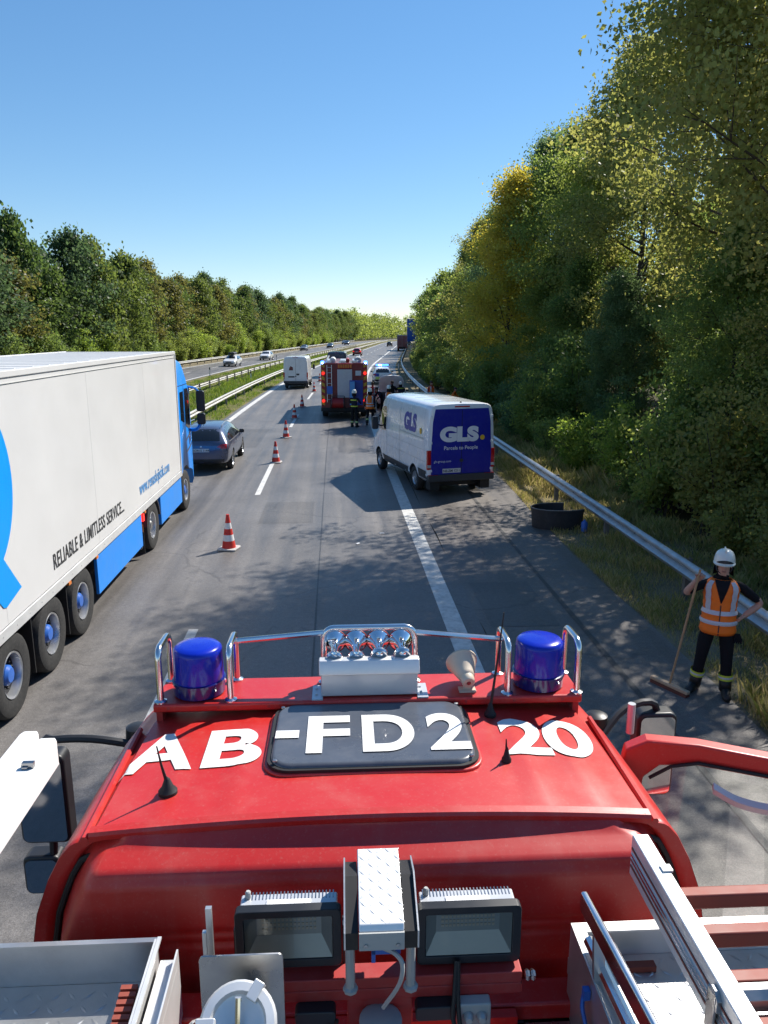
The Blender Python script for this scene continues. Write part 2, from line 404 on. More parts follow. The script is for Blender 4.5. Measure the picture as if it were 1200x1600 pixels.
# ------------------------------------------------------------------ trees: limbs grown outwards, leaves on the twigs
def leaf_mat(name, cols, transl=.45):
    m, nt = new_mat(name)
    o = N(nt, 'ShaderNodeOutputMaterial')
    at = N(nt, 'ShaderNodeAttribute', attribute_name='leafvar'); oi = N(nt, 'ShaderNodeObjectInfo')
    a = N(nt, 'ShaderNodeMath', operation='MULTIPLY_ADD'); L(nt, oi.outputs['Random'], a.inputs[0]); a.inputs[1].default_value = .34; 
    b = N(nt, 'ShaderNodeMath', operation='MULTIPLY'); L(nt, at.outputs['Fac'], b.inputs[0]); b.inputs[1].default_value = .66
    L(nt, b.outputs[0], a.inputs[2])
    cr = N(nt, 'ShaderNodeValToRGB'); L(nt, a.outputs[0], cr.inputs[0]); e = cr.color_ramp.elements
    e[0].position = 0.05; e[0].color = (*cols[0], 1); e[1].position = .95; e[1].color = (*cols[-1], 1)
    for i, c in enumerate(cols[1:-1]): q = e.new(.05 + .9 * (i + 1) / (len(cols) - 1)); q.color = (*c, 1)
    p = N(nt, 'ShaderNodeBsdfPrincipled', Roughness=.5); p.inputs['Specular IOR Level'].default_value = .35; L(nt, cr.outputs[0], p.inputs['Base Color'])
    t = N(nt, 'ShaderNodeBsdfTranslucent'); hs = N(nt, 'ShaderNodeHueSaturation', Saturation=1.08, Value=1.9); hs.inputs['Hue'].default_value = .485
    L(nt, cr.outputs[0], hs.inputs['Color']); L(nt, hs.outputs[0], t.inputs['Color'])
    mx = N(nt, 'ShaderNodeMixShader', Fac=transl); L(nt, p.outputs[0], mx.inputs[1]); L(nt, t.outputs[0], mx.inputs[2]); L(nt, mx.outputs[0], o.inputs[0])
leaf_mat('leaf_green', [(.085, .135, .036), (.13, .19, .05), (.19, .245, .075)], .55)
leaf_mat('leaf_mid', [(.12, .165, .042), (.175, .225, .055), (.24, .275, .08)], .55)
leaf_mat('leaf_bluegreen', [(.075, .125, .05), (.11, .17, .068), (.16, .22, .095)], .55)
leaf_mat('leaf_olive', [(.155, .175, .052), (.205, .22, .064), (.25, .25, .074), (.265, .23, .075)], .58)
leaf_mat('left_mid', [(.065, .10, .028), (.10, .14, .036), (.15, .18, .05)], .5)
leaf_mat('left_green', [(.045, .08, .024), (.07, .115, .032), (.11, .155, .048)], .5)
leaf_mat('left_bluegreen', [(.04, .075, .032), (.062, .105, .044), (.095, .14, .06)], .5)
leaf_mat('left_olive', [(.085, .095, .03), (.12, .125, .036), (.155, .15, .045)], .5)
leaf_mat('leaf_yellow', [(.23, .23, .045), (.33, .31, .055), (.41, .37, .065), (.41, .32, .065)], .55)
leaf_mat('leaf_fresh', [(.12, .19, .035), (.175, .25, .05), (.235, .30, .07)], .55)
pmat('bark', (.085, .07, .055), .9, var=.35, scale=5, bump=.8, bscale=25, spec=.1)
rng = np.random.default_rng(11)
def leaves_mesh(name, centers, per, sig, size, mat, droop=.25, gap=.0):
    """many leaf-sized folded quads around twig points"""
    C = np.repeat(np.asarray(centers), per, axis=0); n = len(C)
    P = C + rng.normal(0, 1, (n, 3)) * np.array([sig, sig, sig * .7])
    d = rng.normal(0, 1, (n, 3)); d[:, 2] -= droop; d /= np.linalg.norm(d, axis=1)[:, None]
    u = rng.normal(0, 1, (n, 3)); u[:, 2] *= .6; s = np.cross(d, u); s /= np.linalg.norm(s, axis=1)[:, None]; nn = np.cross(d, s)
    ln = size * rng.uniform(.65, 1.35, n)[:, None]; w = ln * rng.uniform(.28, .42, n)[:, None]
    V = np.empty((n, 4, 3)); V[:, 0] = P; V[:, 1] = P + d * ln * .45 + s * w + nn * w * .25; V[:, 2] = P + d * ln; V[:, 3] = P + d * ln * .45 - s * w + nn * w * .25
    V[:, :, 2] = np.maximum(V[:, :, 2], 0.0)
    me = bpy.data.meshes.new(name); me.vertices.add(4 * n); me.vertices.foreach_set('co', V.ravel())
    me.loops.add(4 * n); me.loops.foreach_set('vertex_index', np.arange(4 * n, dtype=np.int32))
    me.polygons.add(n); me.polygons.foreach_set('loop_start', np.arange(0, 4 * n, 4, dtype=np.int32)); me.polygons.foreach_set('loop_total', np.full(n, 4, dtype=np.int32))
    a = me.attributes.new('leafvar', 'FLOAT', 'FACE')
    cv = np.repeat(rng.uniform(0, 1, len(centers)), per); a.data.foreach_set('value', np.clip(.5 * cv + .5 * rng.uniform(0, 1, n), 0, 1).astype(np.float32))
    me.materials.append(MATS[mat]); me.update(calc_edges=True); return me
def grow(seed, H, Rr, base, limbs, subs, per, sig, size, mat, tr=.16, conic=.0, lean=.0, tips=3):
    """returns (wood mesh, leaf mesh)"""
    r = random.Random(seed); mb = MB(); cen = []
    wob = [(r.uniform(-.35, .35) * t * H / 14 + lean * t * t, r.uniform(-.35, .35) * t * H / 14) for t in (0, .25, .5, .75, 1)]
    tp = smooth_curve([(wob[i][0], wob[i][1], -.2 + (H * .93 + .2) * t) for i, t in enumerate((0, .25, .5, .75, 1))], 3)
    nt = len(tp); mb.tube(tp, [tr * (1 - .88 * i / (nt - 1)) * (1.35 if i == 0 else 1) for i in range(nt)], 7)
    def on_trunk(z):
        f = max(0, min(.999, (z + .2) / (H * .93 + .2))) * (nt - 1); i = int(f); return tp[i].lerp(tp[min(i + 1, nt - 1)], f - i)
    for i in range(limbs):
        t = (i + r.uniform(0, .8)) / limbs; z = base + (H * .9 - base) * t; p0 = on_trunk(z)
        az = i * 2.399 + r.uniform(-.5, .5)
        prof = (math.sin(math.pi * min(1, .18 + .82 * (t ** .8))) ** .7) * (1 - conic * t) if conic < .5 else (1 - t * .92)
        ln = Rr * max(.22, prof) * r.uniform(.65, 1.15); up = R(r.uniform(10, 48)) + t * .5
        d = Vector((math.cos(az) * math.cos(up), math.sin(az) * math.cos(up), math.sin(up)))
        m = p0 + d * ln * .5 + Vector((0, 0, -.05 * ln)); e = p0 + d * ln + Vector((r.uniform(-.2, .2), r.uniform(-.2, .2), r.uniform(-.12, .1) * ln))
        lr = tr * .42 * (1 - .6 * t); cv = smooth_curve([p0, m, e], 3); mb.tube(cv, [lr * (1 - .85 * k / (len(cv) - 1)) for k in range(len(cv))], 5)
        for s in range(subs):
            f = .3 + .7 * (s + r.random()) / subs; k = min(len(cv) - 1, int(f * (len(cv) - 1))); q = cv[k]
            a2 = az + r.uniform(-1.2, 1.2); u2 = R(r.uniform(-15, 50)); l2 = ln * r.uniform(.22, .5)
            e2 = q + Vector((math.cos(a2) * math.cos(u2), math.sin(a2) * math.cos(u2), math.sin(u2))) * l2
            mb.tube([q, q.lerp(e2, .5) + Vector((0, 0, .06)), e2], [lr * .35, lr * .22, .006], 4)
            for w in range(tips):
                c = q.lerp(e2, r.uniform(.35, 1.1)) + Vector((r.gauss(0, .18), r.gauss(0, .18), r.gauss(0, .15))); cen.append(tuple(c))
        cen.append(tuple(e))
    cen.append(tuple(tp[-1])); cen.append(tuple(tp[-1] + Vector((0, 0, .3))))
    cen = [(x, y, max(.25, z)) for x, y, z in cen]
    return mb.mesh('trunk', 'bark', fix=False), leaves_mesh('crown', cen, per, sig, size, mat)
def grow_bush(seed, H, Rr, n, per, sig, size, mat):
    r = random.Random(seed); mb = MB(); cen = []
    for i in range(n):
        az = r.uniform(0, 6.28); up = R(r.uniform(35, 85)); ln = r.uniform(.5, 1)
        e = Vector((math.cos(az) * math.cos(up) * Rr * ln * 1.3, math.sin(az) * math.cos(up) * Rr * ln * 1.3, math.sin(up) * H * ln))
        b = Vector((r.gauss(0, .15), r.gauss(0, .15), -.1)); mb.tube([b, b.lerp(e, .5) + Vector((0, 0, .12 * H)), e], [.03, .018, .005], 5)
        for w in range(6): cen.append(tuple(b.lerp(e, r.uniform(.15, 1.05)) + Vector((r.gauss(0, .14), r.gauss(0, .14), abs(r.gauss(0, .1)) + .06 * H))))
    return mb.mesh('stem', 'bark', fix=False), leaves_mesh('foliage', cen, per, sig, size, mat)
COLW = dict(left_mid='olive green', left_green='dark green', left_bluegreen='bluish green', left_olive='brownish olive', leaf_mid='olive green', leaf_green='dark green', leaf_bluegreen='bluish green', leaf_olive='brownish olive', leaf_fresh='fresh green')
def place(name, pair, loc, rz, sc, mat, label, cat, group, pnames=('trunk', 'crown')):
    root = empty(name, loc, rz); root.scale = sc if isinstance(sc, tuple) else (sc, sc, sc); tag(root, label, cat, group)
    put(pnames[0], pair[0], root); c = put(pnames[1], pair[1], root)
    if mat: c.material_slots[0].link = 'OBJECT'; c.material_slots[0].material = MATS[mat]
    return root
T_near = [grow(21, 16.5, 4.4, 2.5, 46, 5, 78, .34, .125, 'leaf_olive', .19, tips=3),
          grow(22, 15.0, 3.8, 2.0, 42, 5, 78, .33, .125, 'leaf_green', .16, tips=3),
          grow(23, 13.0, 3.4, 1.6, 40, 5, 78, .32, .12, 'leaf_mid', .14, conic=.3, tips=3),
          grow(24, 16.5, 4.6, 5.6, 40, 6, 62, .36, .125, 'leaf_olive', .125, tips=3)]
T_far = [grow(31, 15, 4.2, 2.6, 30, 4, 32, .5, .33, 'leaf_mid', .2, tips=2), grow(32, 14, 3.6, 1.8, 28, 4, 32, .48, .33, 'leaf_green', .17, tips=2),
         grow(33, 16, 3.4, 3.0, 28, 4, 32, .46, .31, 'leaf_bluegreen', .17, conic=.35, tips=2), grow(34, 12, 3.9, 1.4, 28, 4, 32, .5, .33, 'leaf_mid', .15, tips=2)]
B_near = [grow_bush(41, 3.2, 1.7, 26, 46, .2, .13, 'leaf_green'), grow_bush(42, 2.4, 1.5, 22, 46, .19, .12, 'leaf_mid'), grow_bush(43, 4.2, 1.6, 28, 46, .22, .13, 'leaf_green')]
rt = random.Random(8)
# right-hand wood: front row individually chosen, then filling rows
FR = [  # x, y, variant, height, leaf, label
 (10.9, 17.2, 3, 16.5, 'leaf_olive', 'tall olive brown tree at the right edge behind the person with the broom'),
 (11.0, 20.6, 3, 16.8, 'leaf_olive', 'tall tree with drooping olive leaves right of the black curved panel'),
 (16.0, 28.0, 1, 12.4, 'leaf_green', 'dark green tree set back behind the brightest bush'),
 (13.2, 34.2, 0, 17.0, 'leaf_olive', 'tall thin crowned tree whose top reaches the upper right sky'),
 (13.0, 39.0, 1, 15.6, 'leaf_mid', 'olive green tree standing just right of the dark green tree'),
 (13.2, 44.5, 1, 16.4, 'leaf_green', 'dark green tree standing right behind the yellow tree'),
 (13.2, 51.5, 1, 17.4, 'leaf_bluegreen', 'bluish green tree with a tufted top behind the yellow tree'),
 (9.7, 44.5, 2, 13.7, 'leaf_yellow', 'yellow leaved autumn tree standing out of the right hand wood'),
 (11.4, 57.5, 2, 13.8, 'leaf_mid', 'olive green tree next along from the yellow tree away from the camera'),
 (11.6, 65.0, 1, 14.2, 'leaf_olive', 'rusty olive tree near the low end of the right hand wood'),
 (11.4, 73.0, 2, 13.2, 'leaf_green', 'dark green tree towards the far end of the right hand wood')]
TH = (16.5, 15.0, 13.0, 16.5)
FR += [(10.3, 15.2, 2, 8.2, 'leaf_olive', 'low olive tree straight behind the person with the broom'), (10.0, 19.2, 1, 7.6, 'leaf_green', 'low dark green tree at the foot of the high crowned trees'), (14.2, 14.5, 0, 8.0, 'leaf_olive', 'shorter olive tree half hidden at the right edge of the picture'), (13.6, 18.6, 1, 8.8, 'leaf_green', 'dark green understorey tree behind the two high crowned trees'),
 (14.6, 22.8, 2, 9.5, 'leaf_olive', 'olive understorey tree left of the high crowned trees'), (14.0, 26.6, 1, 10.8, 'leaf_green', 'dense dark green tree filling the gap above the brightest bush'), (15.4, 31.0, 2, 12.0, 'leaf_olive', 'brownish olive tree under the tall thin crowned tree'),
 (10.6, 34.0, 2, 8.0, 'leaf_green', 'low dark green tree at the front between guardrail and tall thin crowned tree'), (10.8, 29.0, 2, 7.0, 'leaf_bluegreen', 'low bluish green tree just above the guardrail right of the parcel van'), (10.9, 38.6, 2, 9.0, 'leaf_mid', 'low olive green tree right of the foot of the yellow tree')]
for x, y, v, s, lm, lab in FR:
    place('broadleaf_tree', T_near[v], (x + bend(y), y, 0), rt.uniform(0, 6.28), s / TH[v], lm, lab, 'tree', 'trees of the right hand wood')
lab = 'tree deep in the dense wood to the right, behind the front row'
for (x0, x1, ya, yb, st) in ((16.5, 19, 17, 110, 4.6), (22, 26, 40, 110, 6)):
    y = ya
    while y < yb:
        x = rt.uniform(x0, x1); place('broadleaf_tree', T_far[rt.randrange(4)], (x + bend(y), y + rt.uniform(-1.5, 1.5), 0), rt.uniform(0, 6.28), rt.uniform(.48, .64) * (1.15 if x0 > 20 else 1), (lc := rt.choice(['leaf_green', 'leaf_mid', 'leaf_olive', 'leaf_bluegreen'])), COLW[lc] + ' ' + lab, 'tree', 'trees deep in the right hand wood'); y += st * rt.uniform(.8, 1.2)
lab = 'tree of the far right roadside row, beyond the police car'
y = 77
while y < 360:
    place('broadleaf_tree', T_far[rt.randrange(4)], (rt.uniform(10.5, 13) + bend(y), y, 0), rt.uniform(0, 6.28), rt.uniform(.75, 1.0), (lc := rt.choice(['leaf_green', 'leaf_mid', 'leaf_olive'])), COLW[lc] + ' ' + lab, 'tree', 'trees of the far right row'); y += rt.uniform(5, 8)
lab = 'leafy green bush in the thicket behind the right guardrail'
y = 5.0
while y < 120:
    for x0, x1 in ((7.6, 8.6), (8.8, 10.6)):
        s = rt.uniform(.6, .9) * (1.3 if x0 > 8.7 else 1.0) * (.62 if 19.5 < y < 28 else 1)
        place('bush', B_near[rt.randrange(3)], (rt.uniform(x0, x1) + bend(y), y + rt.uniform(-.8, .8), 0), rt.uniform(0, 6.28), s, (lc := rt.choice(['leaf_green', 'leaf_mid', 'leaf_bluegreen', 'leaf_mid', 'leaf_olive'])), COLW[lc] + ' bush in the ' + ('front' if x0 < 8.7 else 'second') + ' row of the thicket behind the right guardrail', 'bush', 'bushes behind the right guardrail', ('stem', 'foliage'))
    y += rt.uniform(1.6, 2.2) * (1 if y < 50 else 2.2)
place('bush', B_near[1], (7.9, 24.2, 0), 1.0, .75, 'leaf_fresh', 'bright yellow green bush lit by the sun behind the right guardrail', 'bush', None, ('stem', 'foliage'))
place('bush', B_near[2], (8.3, 21.6, 0), 2.0, .6, 'leaf_fresh', 'tall light green shrub just right of the brightest bush behind the guardrail', 'bush', None, ('stem', 'foliage'))
# left-hand wood beyond the opposite carriageway
lab = 'broadleaf tree in the long wood left of the opposite carriageway'
for (x0, x1, st, ya, yb) in ((-31, -28, 4.6, 52, 430), (-37, -33, 6.0, 50, 430), (-45, -40, 9, 60, 430)):
    y = ya
    while y < yb:
        s = rt.uniform(.80, .95)
        vk = rt.choice([0, 1, 3, 0, 1, 3, 2]); sz = rt.choice([rt.uniform(10.8, 13.2), rt.uniform(12.5, 14.8), rt.uniform(13.5, 16)]) / (15, 14, 16, 12)[vk]
        place('broadleaf_tree', T_far[vk], (rt.uniform(x0, x1) + bend(y), y + rt.uniform(-1, 1), 0), rt.uniform(0, 6.28), (s * 1.1, s * 1.1, sz), (lc := rt.choice(['left_mid', 'left_green', 'left_green', 'left_bluegreen', 'left_mid', 'left_mid', 'left_olive'])), COLW[lc] + ' tree in the ' + {-31: 'front', -37: 'middle', -45: 'back'}[x0] + ' row of the wood left of the opposite carriageway', 'tree', 'trees of the left hand wood')
        y += st * rt.uniform(.75, 1.3) * (1 if y < 230 else 1.5)
lab = 'low bush at the foot of the left hand wood'
y = 60
while y < 330:
    s = rt.uniform(1.0, 1.7)
    place('bush', B_near[rt.randrange(3)], (rt.uniform(-28, -26.2) + bend(y), y, 0), rt.uniform(0, 6.28), s, (lc := rt.choice(['leaf_mid', 'leaf_green', 'leaf_fresh'])), COLW[lc] + ' ' + lab, 'bush', 'bushes of the left hand wood', ('stem', 'foliage')); y += rt.uniform(3.5, 6.5)
# far closing wood where the road bends out of sight
far = [(bend(yy) + xx, yy) for yy in range(430, 640, 9) for xx in (-40, -31, 14, 22, 32)] 
cen = []
for x, y in far:
    for k in range(46):
        a = rng.uniform(0, 6.28); h = rng.uniform(.12, 1); rr_ = 4.0 * math.sin(math.pi * min(1, .12 + .8 * h)) * rng.uniform(.5, 1)
        cen.append((x + rr_ * math.cos(a), y + rr_ * math.sin(a), 15 * h * (0.8 + .4 * ((x * 7 + y) % 1))))
o = put('distant_wood', leaves_mesh('distant_wood', cen, 9, .9, 1.0, 'leaf_mid')); tag(o, 'hazy distant wood closing the view where the motorway bends away', 'wood', kind='stuff')
# ------------------------------------------------------------------ the fire engine the camera stands on
def worn_red(name, col):
    """vehicle paint with settled dust, water marks and dulled patches"""
    m, nt = new_mat(name); o = N(nt, 'ShaderNodeOutputMaterial'); p = N(nt, 'ShaderNodeBsdfPrincipled'); L(nt, p.outputs[0], o.inputs[0]); tc = N(nt, 'ShaderNodeTexCoord')
    def nz(sc, det=6.0, rg=.65, sv=None):
        n = N(nt, 'ShaderNodeTexNoise', Scale=sc, Detail=det, Roughness=rg)
        if sv: mp = N(nt, 'ShaderNodeMapping'); mp.inputs['Scale'].default_value = sv; L(nt, tc.outputs['Object'], mp.inputs['Vector']); L(nt, mp.outputs[0], n.inputs['Vector'])
        else: L(nt, tc.outputs['Object'], n.inputs['Vector'])
        return n.outputs[0]
    def rg(src, a, b, lo, hi):
        r = N(nt, 'ShaderNodeMapRange'); L(nt, src, r.inputs[0])
        for i, v in enumerate((a, b, lo, hi)): r.inputs[i + 1].default_value = v
        return r.outputs[0]
    dust, fine, drip, blot = nz(5), nz(90, 4, .7), nz(9, 5, .6, (1, 1, .06)), nz(1.6)
    mx = N(nt, 'ShaderNodeMath', operation='ADD'); L(nt, rg(dust, .45, .75, 0, .13), mx.inputs[0]); L(nt, rg(fine, .55, .75, 0, .24), mx.inputs[1])
    m2 = N(nt, 'ShaderNodeMath', operation='ADD'); L(nt, mx.outputs[0], m2.inputs[0]); L(nt, rg(drip, .56, .72, 0, .12), m2.inputs[1])
    c = N(nt, 'ShaderNodeMix', data_type='RGBA'); L(nt, m2.outputs[0], c.inputs[0]); c.inputs[6].default_value = (*col, 1); c.inputs[7].default_value = (.50, .22, .18, 1); L(nt, c.outputs[2], p.inputs['Base Color'])
    L(nt, rg(blot, .3, .7, .30, .52), p.inputs['Roughness']); p.inputs['Coat Weight'].default_value = .18; p.inputs['Coat Roughness'].default_value = .2
    bp = N(nt, 'ShaderNodeBump', Strength=.06, Distance=.01); L(nt, dust, bp.inputs['Height']); L(nt, bp.outputs[0], p.inputs['Normal'])
worn_red('red_paint', (.48, .018, .015))
pmat('red_frame', (.36, .03, .028), .5, var=.15, scale=6, dirt=.25, dirtcol=(.3, .2, .18))
pmat('rubber', (.012, .012, .013), .6, var=.2)
pmat('black_plastic', (.018, .019, .022), .42, var=.15, scale=8)
pmat('white_vinyl', (.74, .73, .71), .45, var=.05, scale=20, dirt=.2, dirtcol=(.5, .42, .4))
pmat('slate_hatch', (.075, .085, .105), .3, var=.12, scale=5, dirt=.3, dirtcol=(.2, .2, .2), coat=.3)
pmat('aluminium', (.62, .62, .61), .38, metal=.85, var=.12, scale=4, bump=.05, bscale=200, dirt=.25, dirtcol=(.35, .33, .3))
pmat('bright_aluminium', (.78, .78, .77), .42, metal=.5, var=.06, scale=4, dirt=.15, dirtcol=(.5, .48, .45))
pmat('stainless', (.35, .35, .35), .3, metal=.95, var=.25, scale=7, rvar=.3)
pmat('chrome', (.85, .85, .86), .06, metal=1.0, var=.03)
pmat('polished_tube', (.72, .72, .73), .2, metal=1.0, var=.05)
pmat('silver_paint', (.55, .56, .58), .35, metal=.3, var=.05, coat=.3)
pmat('cream_plastic', (.62, .52, .40), .45, var=.08, scale=14)
pmat('redbrown_rung', (.26, .06, .04), .55, var=.2, scale=10)
pmat('blue_lens', (.003, .02, .40), .28, var=.1, coat=.35, spec=.3)
pmat('blue_lens_base', (.008, .01, .12), .2, var=.1, coat=.6)
pmat('mirror', (.75, .76, .78), .04, metal=1.0, var=.02)
pmat('reflector_grey', (.42, .42, .41), .35, metal=.3, var=.08, scale=9)
pmat('grey_box', (.42, .42, .40), .55, var=.08)
pmat('dark_recess', (.05, .05, .055), .6, var=.2)
pmat('blue_plastic', (.03, .12, .45), .4)
pmat('white_sticker', (.75, .75, .75), .5)
def clear_glass(name, refl=.12, tint=(.92, .95, .94)):
    m, nt = new_mat(name); o = N(nt, 'ShaderNodeOutputMaterial'); t = N(nt, 'ShaderNodeBsdfTransparent'); t.inputs[0].default_value = (*tint, 1)
    g = N(nt, 'ShaderNodeBsdfGlossy', Roughness=.02); lw = N(nt, 'ShaderNodeFresnel', IOR=1.5); mx = N(nt, 'ShaderNodeMixShader')
    L(nt, lw.outputs[0], mx.inputs[0]); L(nt, t.outputs[0], mx.inputs[1]); L(nt, g.outputs[0], mx.inputs[2]); L(nt, mx.outputs[0], o.inputs[0])
clear_glass('clear_glass')
pmat('dark_glass', (.012, .014, .017), .05, var=.1, coat=.5)

FE = empty('fire_engine', (.085, 0, 0), -R(.6))
tag(FE, 'red fire engine in the foreground seen from its own roof, marked AB-FD2 20', 'fire engine')
# --- cab shell
RIBS = [(-.70, .03), (-.47, .025), (.56, .03), (.74, .03)]
def roof_z(x, y):
    z = 3.01 - .035 * (x / .88) ** 2
    for c, w in RIBS: z += .0045 * math.exp(-((x - c) / w) ** 4) * (1 if 2.2 < y < 2.84 else 0)
    return z
side = [(1.13, .85), (1.15, 1.5), (1.14, 2.2), (1.125, 2.5), (1.09, 2.68), (1.045, 2.80), (1.0, 2.885), (.965, 2.925), (.94, 2.94), (.915, 2.94), (.895, 2.955), (.885, 2.975)]
tops = [i / 26 for i in range(25, -1, -1)]
def cab_sec(y, inx, dz, sl):
    h = []
    for x, z in side: 
        f = max(0, (z - 2.2) / .8); h.append((x - inx * f, y, z - dz * f * f))
    for t in tops: h.append(((.885 - inx) * t, y, roof_z(.885 * t, y) - dz))
    l = []
    for x, z in side:
        f = max(0, (z - 2.2) / .8); l.append((-(x - inx * f), y, z - dz * f * f))
    for t in tops[:-1]: l.append((-(.885 - inx) * t, y, roof_z(-.885 * t, y) - dz))
    return h + l[::-1]
secs = [cab_sec(2.165, 0, 0.006, 0), cab_sec(2.175, 0, 0, 0), cab_sec(2.19, 0, 0, 0), cab_sec(2.21, .002, 0, 0), cab_sec(2.5, .01, 0, 0), cab_sec(2.83, .025, .002, 0), cab_sec(2.85, .026, .003, 0), cab_sec(3.1, .05, .02, 0), cab_sec(3.3, .09, .08, 0), cab_sec(3.45, .15, .2, 0), cab_sec(3.62, .2, .55, 0), cab_sec(3.8, .22, .95, 0)]
cab_me = MB().loft(secs, closed=False).mesh('cab_shell', 'red_paint', ang=40)
cab = put('cab_shell', cab_me, FE); CABV = bvh_of(cab_me)
mbf = MB(); fs_ = secs[-1]; mbf.add([fs_[0], fs_[-1], (-1.1, 3.84, .85), (1.1, 3.84, .85)], [(0, 1, 2, 3)]); mbf.add([p for p in secs[-1]], [tuple(range(len(secs[-1])))]); mbf.build('front_panel', 'red_paint', FE)
for sgn in (-1, 1):
    r_ = MB(); pts = [(sgn * .915, y, 2.948) for y in (2.16, 2.4, 2.7, 2.85)]; r_.tube(pts, .012, 6); r_.build('roof_gutter', 'red_paint', FE)
# --- rear wall: flange, sealed groove, embossed panel
def half_w(z):
    zs = [p[1] for p in side]; xs = [p[0] for p in side]
    return float(np.interp(z, zs, xs))
def sst(a, b, t):
    t = max(0, min(1, (t - a) / (b - a))); return t * t * (3 - 2 * t)
zs = [1.2, 1.8, 2.2, 2.4] + list(np.linspace(2.5, 2.974, 48)); us = list(np.linspace(-1, 1, 141)); g = MB(); vs = []
for z in zs:
    w = half_w(z) - .002
    for u in us:
        x = u * w; e = min(w - abs(x), (2.992 - z) * .9 + .02)
        y = 2.165
        gr = sst(.055, .068, e) * (1 - sst(.085, .10, e)); y += .02 * gr
        b = sst(2.972, 2.905, z) * sst(.075, .125, w - abs(x)); b2 = sst(2.905, 2.86, z) * sst(.09, .15, w - abs(x))
        y -= .115 * b + .02 * b2
        y += .006 * (math.exp(-((z - 2.70) / .012) ** 2) + math.exp(-((z - 2.665) / .012) ** 2)) * (1 if abs(x) < .7 else 0)
        vs.append((x, y, z))
n = len(us); g.add(vs, [(i*n+j, i*n+j+1, (i+1)*n+j+1, (i+1)*n+j) for i in range(len(zs)-1) for j in range(n-1)])
g.build('rear_wall', 'red_paint', FE, ang=60)
lip = MB(); lip.loft([[(x, 2.158, roof_z(x, 2.1) - .03), (x, 2.19, roof_z(x, 2.1) - .03), (x, 2.19, roof_z(x, 2.1) + .002), (x, 2.162, roof_z(x, 2.1) - .002), (x, 2.155, roof_z(x, 2.1) - .012)] for x in np.linspace(-.9, .9, 25)]); lip.build('roof_lip', 'red_paint', FE)
for sgn in (-1, 1):
    sl = MB(); sl.tube([(sgn * (half_w(z) - .072 - max(0, (z - 2.86)) * .4), 2.172, z) for z in (1.3, 2.2, 2.4, 2.55, 2.68, 2.76, 2.82, 2.87)] + [(sgn * .84, 2.166, 2.915), (sgn * .78, 2.164, 2.945)], .011, 7); sl.build('door_seal', 'rubber', FE)
# --- roof hatch with lettering
hz = 3.040
ho = MB(); ho.prism(rrect(-.385, .40, 2.385, 2.885, .09, 6), 'z', 2.985, 3.016); ho.build('hatch_rim', 'red_paint', FE, bevel=.008)
hm = MB(); hm.prism(rrect(-.36, .375, 2.405, 2.865, .08, 6), 'z', 3.0, hz); hatch = hm.build('roof_hatch', 'slate_hatch', FE, bevel=.018, seg=3)
hs_ = MB(); hs_.prism(rrect(-.372, .387, 2.394, 2.876, .085, 6), 'z', 2.99, 3.026); hs_.build('hatch_seal', 'rubber', hatch)
hm2 = MB(); hm2.bb(-.37, .38, 2.40, 2.87, hz - .0005, hz); HV = bvh_of(hm2.mesh('tmp', 'rubber'))
def glyph(ch, x0, x1, y0, cap, bvh, z=None, off=.004, parent=FE, bold=.028):
    bm = text_mesh(ch, 1.0, bold, res=14)
    xs = [v.co.x for v in bm.verts]; ys = [v.co.y for v in bm.verts]; ax, bx_, ay, by = min(xs), max(xs), min(ys), max(ys)
    for v in bm.verts:
        v.co.x = x0 + (v.co.x - ax) / (bx_ - ax) * (x1 - x0); v.co.y = y0 + (v.co.y - ay) / (by - ay) * cap
    refine(bm, .03); drape(bm, bvh, '+z', off); orient(bm, Vector((0, 0, 1)))
    me = bpy.data.meshes.new('letter'); bm.to_mesh(me); bm.free(); me.materials.append(MATS['white_vinyl']); return put('letter', me, parent)
for ch, a, b, y0, cap in (('A', -.90, -.64, 2.475, .27), ('B', -.61, -.40, 2.475, .265), ('2', .50, .675, 2.50, .265), ('0', .665, .845, 2.49, .275)): glyph(ch, a, b, y0, cap, CABV)
for ch, a, b, y0, cap in (('-', -.352, -.265, 2.585, .055), ('F', -.235, -.075, 2.475, .27), ('D', -.03, .165, 2.475, .27), ('2', .215, .365, 2.475, .27)): glyph(ch, a, b, y0, cap, HV, parent=hatch)
